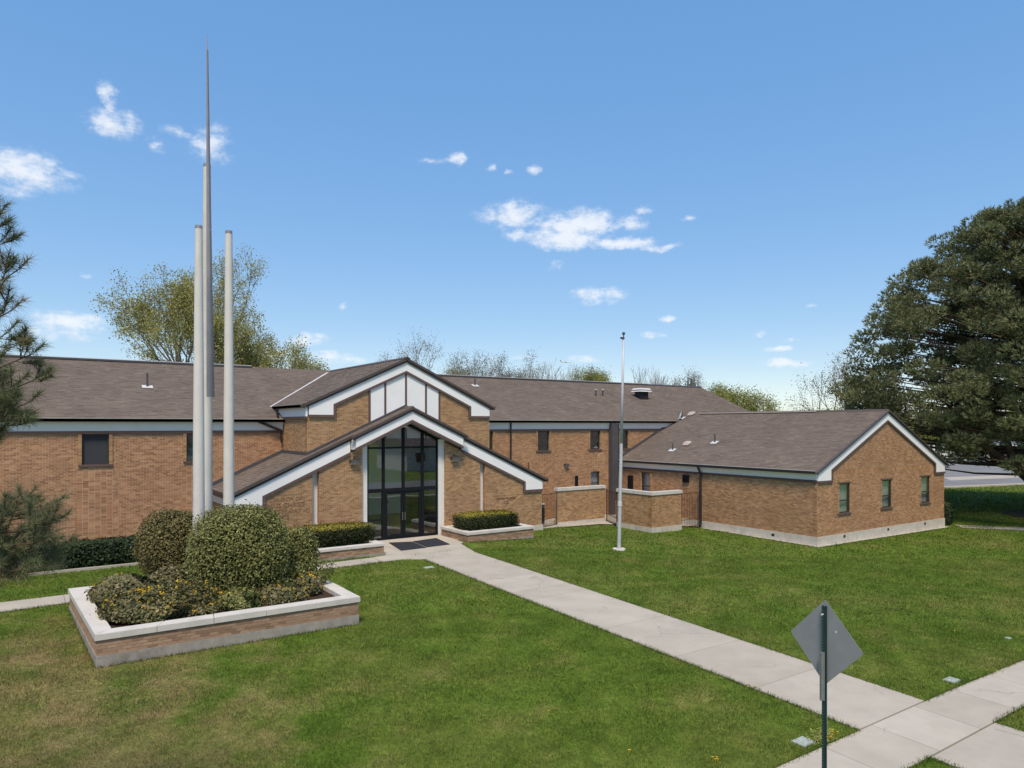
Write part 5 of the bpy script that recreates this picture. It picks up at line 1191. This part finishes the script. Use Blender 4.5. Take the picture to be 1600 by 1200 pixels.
# ------------------------------------------------------------------ far house, aeroplane
def house(cx_, cy_, w, d, h, rot, lab, nwin=4):
    e = empty('house', (cx_, cy_, gz(cx_, cy_)), label=lab, cat='house'); ca, sa = math.cos(rot), math.sin(rot); z = gz(cx_, cy_)
    T_ = lambda a, b_, c: (cx_ + a * ca - b_ * sa, cy_ + a * sa + b_ * ca, z + c)
    def bx(nm, mt, par, a0, a1, b0, b1, c0, c1):
        m = MB(); m.prism([T_(a0, b0, c0), T_(a1, b0, c0), T_(a1, b1, c0), T_(a0, b1, c0)], [T_(a0, b0, c1), T_(a1, b0, c1), T_(a1, b1, c1), T_(a0, b1, c1)]); return m.build(nm, mt, par)
    bx('wall', 'house_wall', e, -w / 2, w / 2, -d / 2, d / 2, -.3, h)
    m = MB(); o = .5; m.prism([T_(-w / 2 - o, -d / 2 - o, h), T_(-w / 2 - o, d / 2 + o, h), T_(-w / 2 - o, 0, h + d * .25)], [T_(w / 2 + o, -d / 2 - o, h), T_(w / 2 + o, d / 2 + o, h), T_(w / 2 + o, 0, h + d * .25)]); m.build('roof', 'house_roof', e)
    for side in (-1, 1):
        for i in range(nwin):
            a = -w / 2 + w * (i + .5) / nwin; b_ = side * d / 2
            f_ = bx('window', 'white_paint', e, a - .75, a + .75, min(b_, b_ + side * .05), max(b_, b_ + side * .05), 1.0, 2.4); bx('pane', 'curtain_dark', f_, a - .65, a + .65, min(b_ + side * .05, b_ + side * .07), max(b_ + side * .05, b_ + side * .07), 1.1, 2.3)
p = far(1520, 700, 128); house(p[0], p[1], 24, 9, 3.1, -YAW + .1, 'low pale house with dark windows seen under the pine across the road', 6)
p = far(1640, 700, 135); house(p[0], p[1], 18, 9, 3.2, -YAW - .1, 'pale house at the picture edge behind the pine', 5)
# neighbourhood behind the viewer: it shows only as reflections in the glass
for i, (x, y, lab) in enumerate(((2, -26, 'pale house across the street reflected in the entrance glass, left one'), (24, -28, 'pale house across the street reflected in the entrance glass, middle one'), (47, -27, 'pale house across the street reflected in the entrance glass, right one'))): house(x, y, 15, 9, 3.2, 0, lab, 4)
pl = far(885, 566, 1500); e = empty('aeroplane', tuple(pl), label='tiny airliner flying low above the main roof', cat='aeroplane'); R_ = Vector(tuple(rt)); F_ = Vector(tuple(fw)); c = Vector(tuple(pl)); U_ = Vector((0, 0, 1))
m = MB(); m.tube(c - R_ * 8, c + R_ * 7, 1.1, 1.1, 10); m.tube(c + R_ * 7, c + R_ * 10, 1.1, .3, 10); m.tube(c - R_ * 8, c - R_ * 12, 1.1, .4, 10); m.build('fuselage', 'plane_white', e)
for s in (-1, 1): m = MB(); m.prism([c + R_ * 2 + U_ * -.5, c - R_ * 1.5 + U_ * -.5, c - R_ * 6 + F_ * s * 13 + U_ * .6, c - R_ * 4.5 + F_ * s * 13 + U_ * .6], [c + R_ * 2 + U_ * -.2, c - R_ * 1.5 + U_ * -.2, c - R_ * 6 + F_ * s * 13 + U_ * .8, c - R_ * 4.5 + F_ * s * 13 + U_ * .8]); m.build('wing', 'plane_white', e)
m = MB(); m.prism([c - R_ * 9 + U_ * .6 - F_ * .15, c - R_ * 11.5 + U_ * .6 - F_ * .15, c - R_ * 13.5 + U_ * 4.2 - F_ * .15, c - R_ * 12 + U_ * 4.2 - F_ * .15], [c - R_ * 9 + U_ * .6 + F_ * .15, c - R_ * 11.5 + U_ * .6 + F_ * .15, c - R_ * 13.5 + U_ * 4.2 + F_ * .15, c - R_ * 12 + U_ * 4.2 + F_ * .15]); m.build('tail_fin', 'ac_grey', e)

# ------------------------------------------------------------------ grass blades
def lawn_ok(X, Y, m=0.0):
    inb = lambda a0, a1, b0, b1: (X > a0 - m) & (X < a1 + m) & (Y > b0 - m) & (Y < b1 + m)
    bad = inb(12.49, 14.85, 0, 25) | (Y > 5.87) & (Y < 7.02) & (X > -6) & (X < 33) | inb(12.5, 14.92, 2.6, 5.9) | (Y < 2.7)
    t = (X + 9) / 20; bad |= (X < 11.05) & (Y > 23.31 + 1.2 * t) & (Y < 24.78 + .67 * t)
    bad |= (X > 1.04 + (23.15 - Y) * .0466) & (X < 7.3) & (Y > 17.77) & (Y < 23.15) | inb(7.6, 11.68, 25.88, 29) | inb(15.84, 19.38, 26.45, 29) | inb(11.0, 16.0, 25.1, 30) | (X > 11.02) & (X < 12.5) & (Y > 24.52 - .2 * np.clip(X - 11.9, 0, 1) * 2) & (Y < 30) | (X > 14.86) & (X < 15.5) & (Y > 24.11 + (X - 14.86) * 3.7) & (Y < 30)
    bad |= inb(6.7, 21.72, 28.8, 40) | inb(-20, 8, 29.0, 40) | inb(21.6, 46, 32, 50) | inb(30.02, 42.75, 18.88, 40) | (X > 21.7) & (X < 30.3) & (Y > 29.5 - np.clip(X - 26, 0, 5) * .9) | inb(23.8, 27.3, 30.3, 31) | inb(26.5, 30.3, 25.93, 30)
    bad |= (X > 52) & (Y > 35.0 - (X - 52) * .256 - .3)
    return ~bad
def grass():
    rg = np.random.default_rng(9); VV = []; RR = []
    for D0, D1, dens, hh, ww in ((7.5, 13, 2600, .050, .0045), (13, 20, 1500, .052, .007), (20, 30, 620, .055, .012), (30, 48, 200, .06, .022), (48, 80, 40, .08, .05)):
        lat = D1 * 1.0; n = int((D1 - D0) * 2 * lat * dens * .78); D_ = rg.uniform(D0, D1, n); q = rg.uniform(-.80, .82, n) * D_ 
        w = rg.random(n) < D_ / D1; D_ = D_[w]; q = q[w]
        X = D_ * fw[0] + q * rt[0]; Y = D_ * fw[1] + q * rt[1]; k = lawn_ok(X, Y); X = X[k]; Y = Y[k]; n = len(X)
        P = np.stack([X, Y, gz_np(X, Y) - .004], 1); a = rg.uniform(0, 6.283, n); ln = rg.normal(0, .55, (n, 2)); h = hh * rg.uniform(.45, 1.25, n) 
        tall = rg.random(n) < .02; h = h * np.where(tall, 1.9, 1) * (1 + .35 * np.sin(X * 2.3 + 1.7 * np.sin(Y * 1.1)) * np.sin(Y * 2.9 + 1.3 * np.sin(X * 1.7)))
        wv_ = np.stack([np.cos(a), np.sin(a), np.zeros(n)], 1) * ww * rg.uniform(.6, 1.3, (n, 1)); tip = P + np.concatenate([ln * h[:, None], h[:, None]], 1)
        VV.append(np.stack([P - wv_, P + wv_, tip], 1)); RR.append(rg.random(n))
    # ragged longer grass along the paving edges
    E_ = [((12.48, 7.1), (12.48, 24.0)), ((14.86, 7.1), (14.86, 24.1)), ((-4, 7.03), (12.48, 7.03)), ((14.86, 7.03), (30, 7.03)), ((-4, 5.86), (12.5, 5.86)), ((14.92, 5.86), (30, 5.86)), ((14.92, 5.8), (14.92, 3)), ((12.5, 5.8), (12.5, 3)),
          ((1.31, 17.77), (7.3, 17.77)), ((1.3, 17.78), (1.06, 23.1)), ((7.31, 17.78), (7.31, 23)), ((-9, 23.3), (11, 24.5)), ((-9, 24.78), (8, 25.3)), ((30.0, 18.86), (42.7, 18.86)), ((30.0, 18.9), (30.0, 25.8)), ((15.9, 26.42), (19.4, 26.42)), ((19.4, 26.4), (19.4, 28.7)), ((14.86, 24.1), (15.45, 26.3))]
    for (p, q) in E_:
        n = int(math.dist(p, q) * 210); t = rg.random(n); off = rg.normal(0, .022, n) * (.4 + 1.2 * (np.sin(t * 37) ** 2)); dx, dy = (q[0] - p[0]), (q[1] - p[1]); L_ = math.hypot(dx, dy)
        X = p[0] + dx * t - dy / L_ * off; Y = p[1] + dy * t + dx / L_ * off; P = np.stack([X, Y, gz_np(X, Y)], 1); h = rg.uniform(.04, .095, n); a = rg.uniform(0, 6.283, n); ln = rg.normal(0, .6, (n, 2))
        wv_ = np.stack([np.cos(a), np.sin(a), np.zeros(n)], 1) * .007; tip = P + np.concatenate([ln * h[:, None], h[:, None]], 1); VV.append(np.stack([P - wv_, P + wv_, tip], 1)); RR.append(rg.random(n) * .8)
    V = np.concatenate(VV).reshape(-1, 3); print('grass blades', len(V) // 3)
    o = place('grass', V, np.arange(len(V)), np.full(len(V) // 3, 3), 'grass_blade', None, np.concatenate(RR), kind='stuff'); o['label'] = 'mown lawn grass in front of the church'
grass()
def dandelions():
    rg = np.random.default_rng(4); m = MB()
    for u, v in ((985, 1178), (1115, 1190), (1120, 1187), (1300, 1150), (1308, 1146), (1292, 1154), (1490, 985), (1548, 1047), (1176, 1079), (1303, 1143), (860, 1120)):
        for _ in range(2):
            D_ = FPX * (5.1 + .4) / (v - 664); p = far(u + rg.normal(0, 4), v, D_); x, y = p[0], p[1]; z = gz(x, y) + .06
            m.tube((x, y, z - .06), (x, y, z), .004, n=4); m.tube((x, y, z), (x, y, z + .012), .010, .02, n=8)
    m.build('dandelions', 'flower', None, kind='stuff', label='yellow dandelions dotted in the lawn')
dandelions()
# weedy tuft beside the sign
def weed():
    rg = np.random.default_rng(8); x, y = 11.55, 7.2; z = gz(x, y); n = 500; P = np.stack([x + rg.normal(0, .14, n), y + rg.normal(0, .08, n), z + rg.random(n) * .16], 1); V, l, s = leaf_quads(P, rand_dirs(n, rg), .022, rg, .4)
    place('weed_clump', V, l, s, 'leaf_fresh', None, rg.uniform(.5, 1, n), label='yellow-green weed clump at the pavement edge behind the sign', cat='weed')
weed()
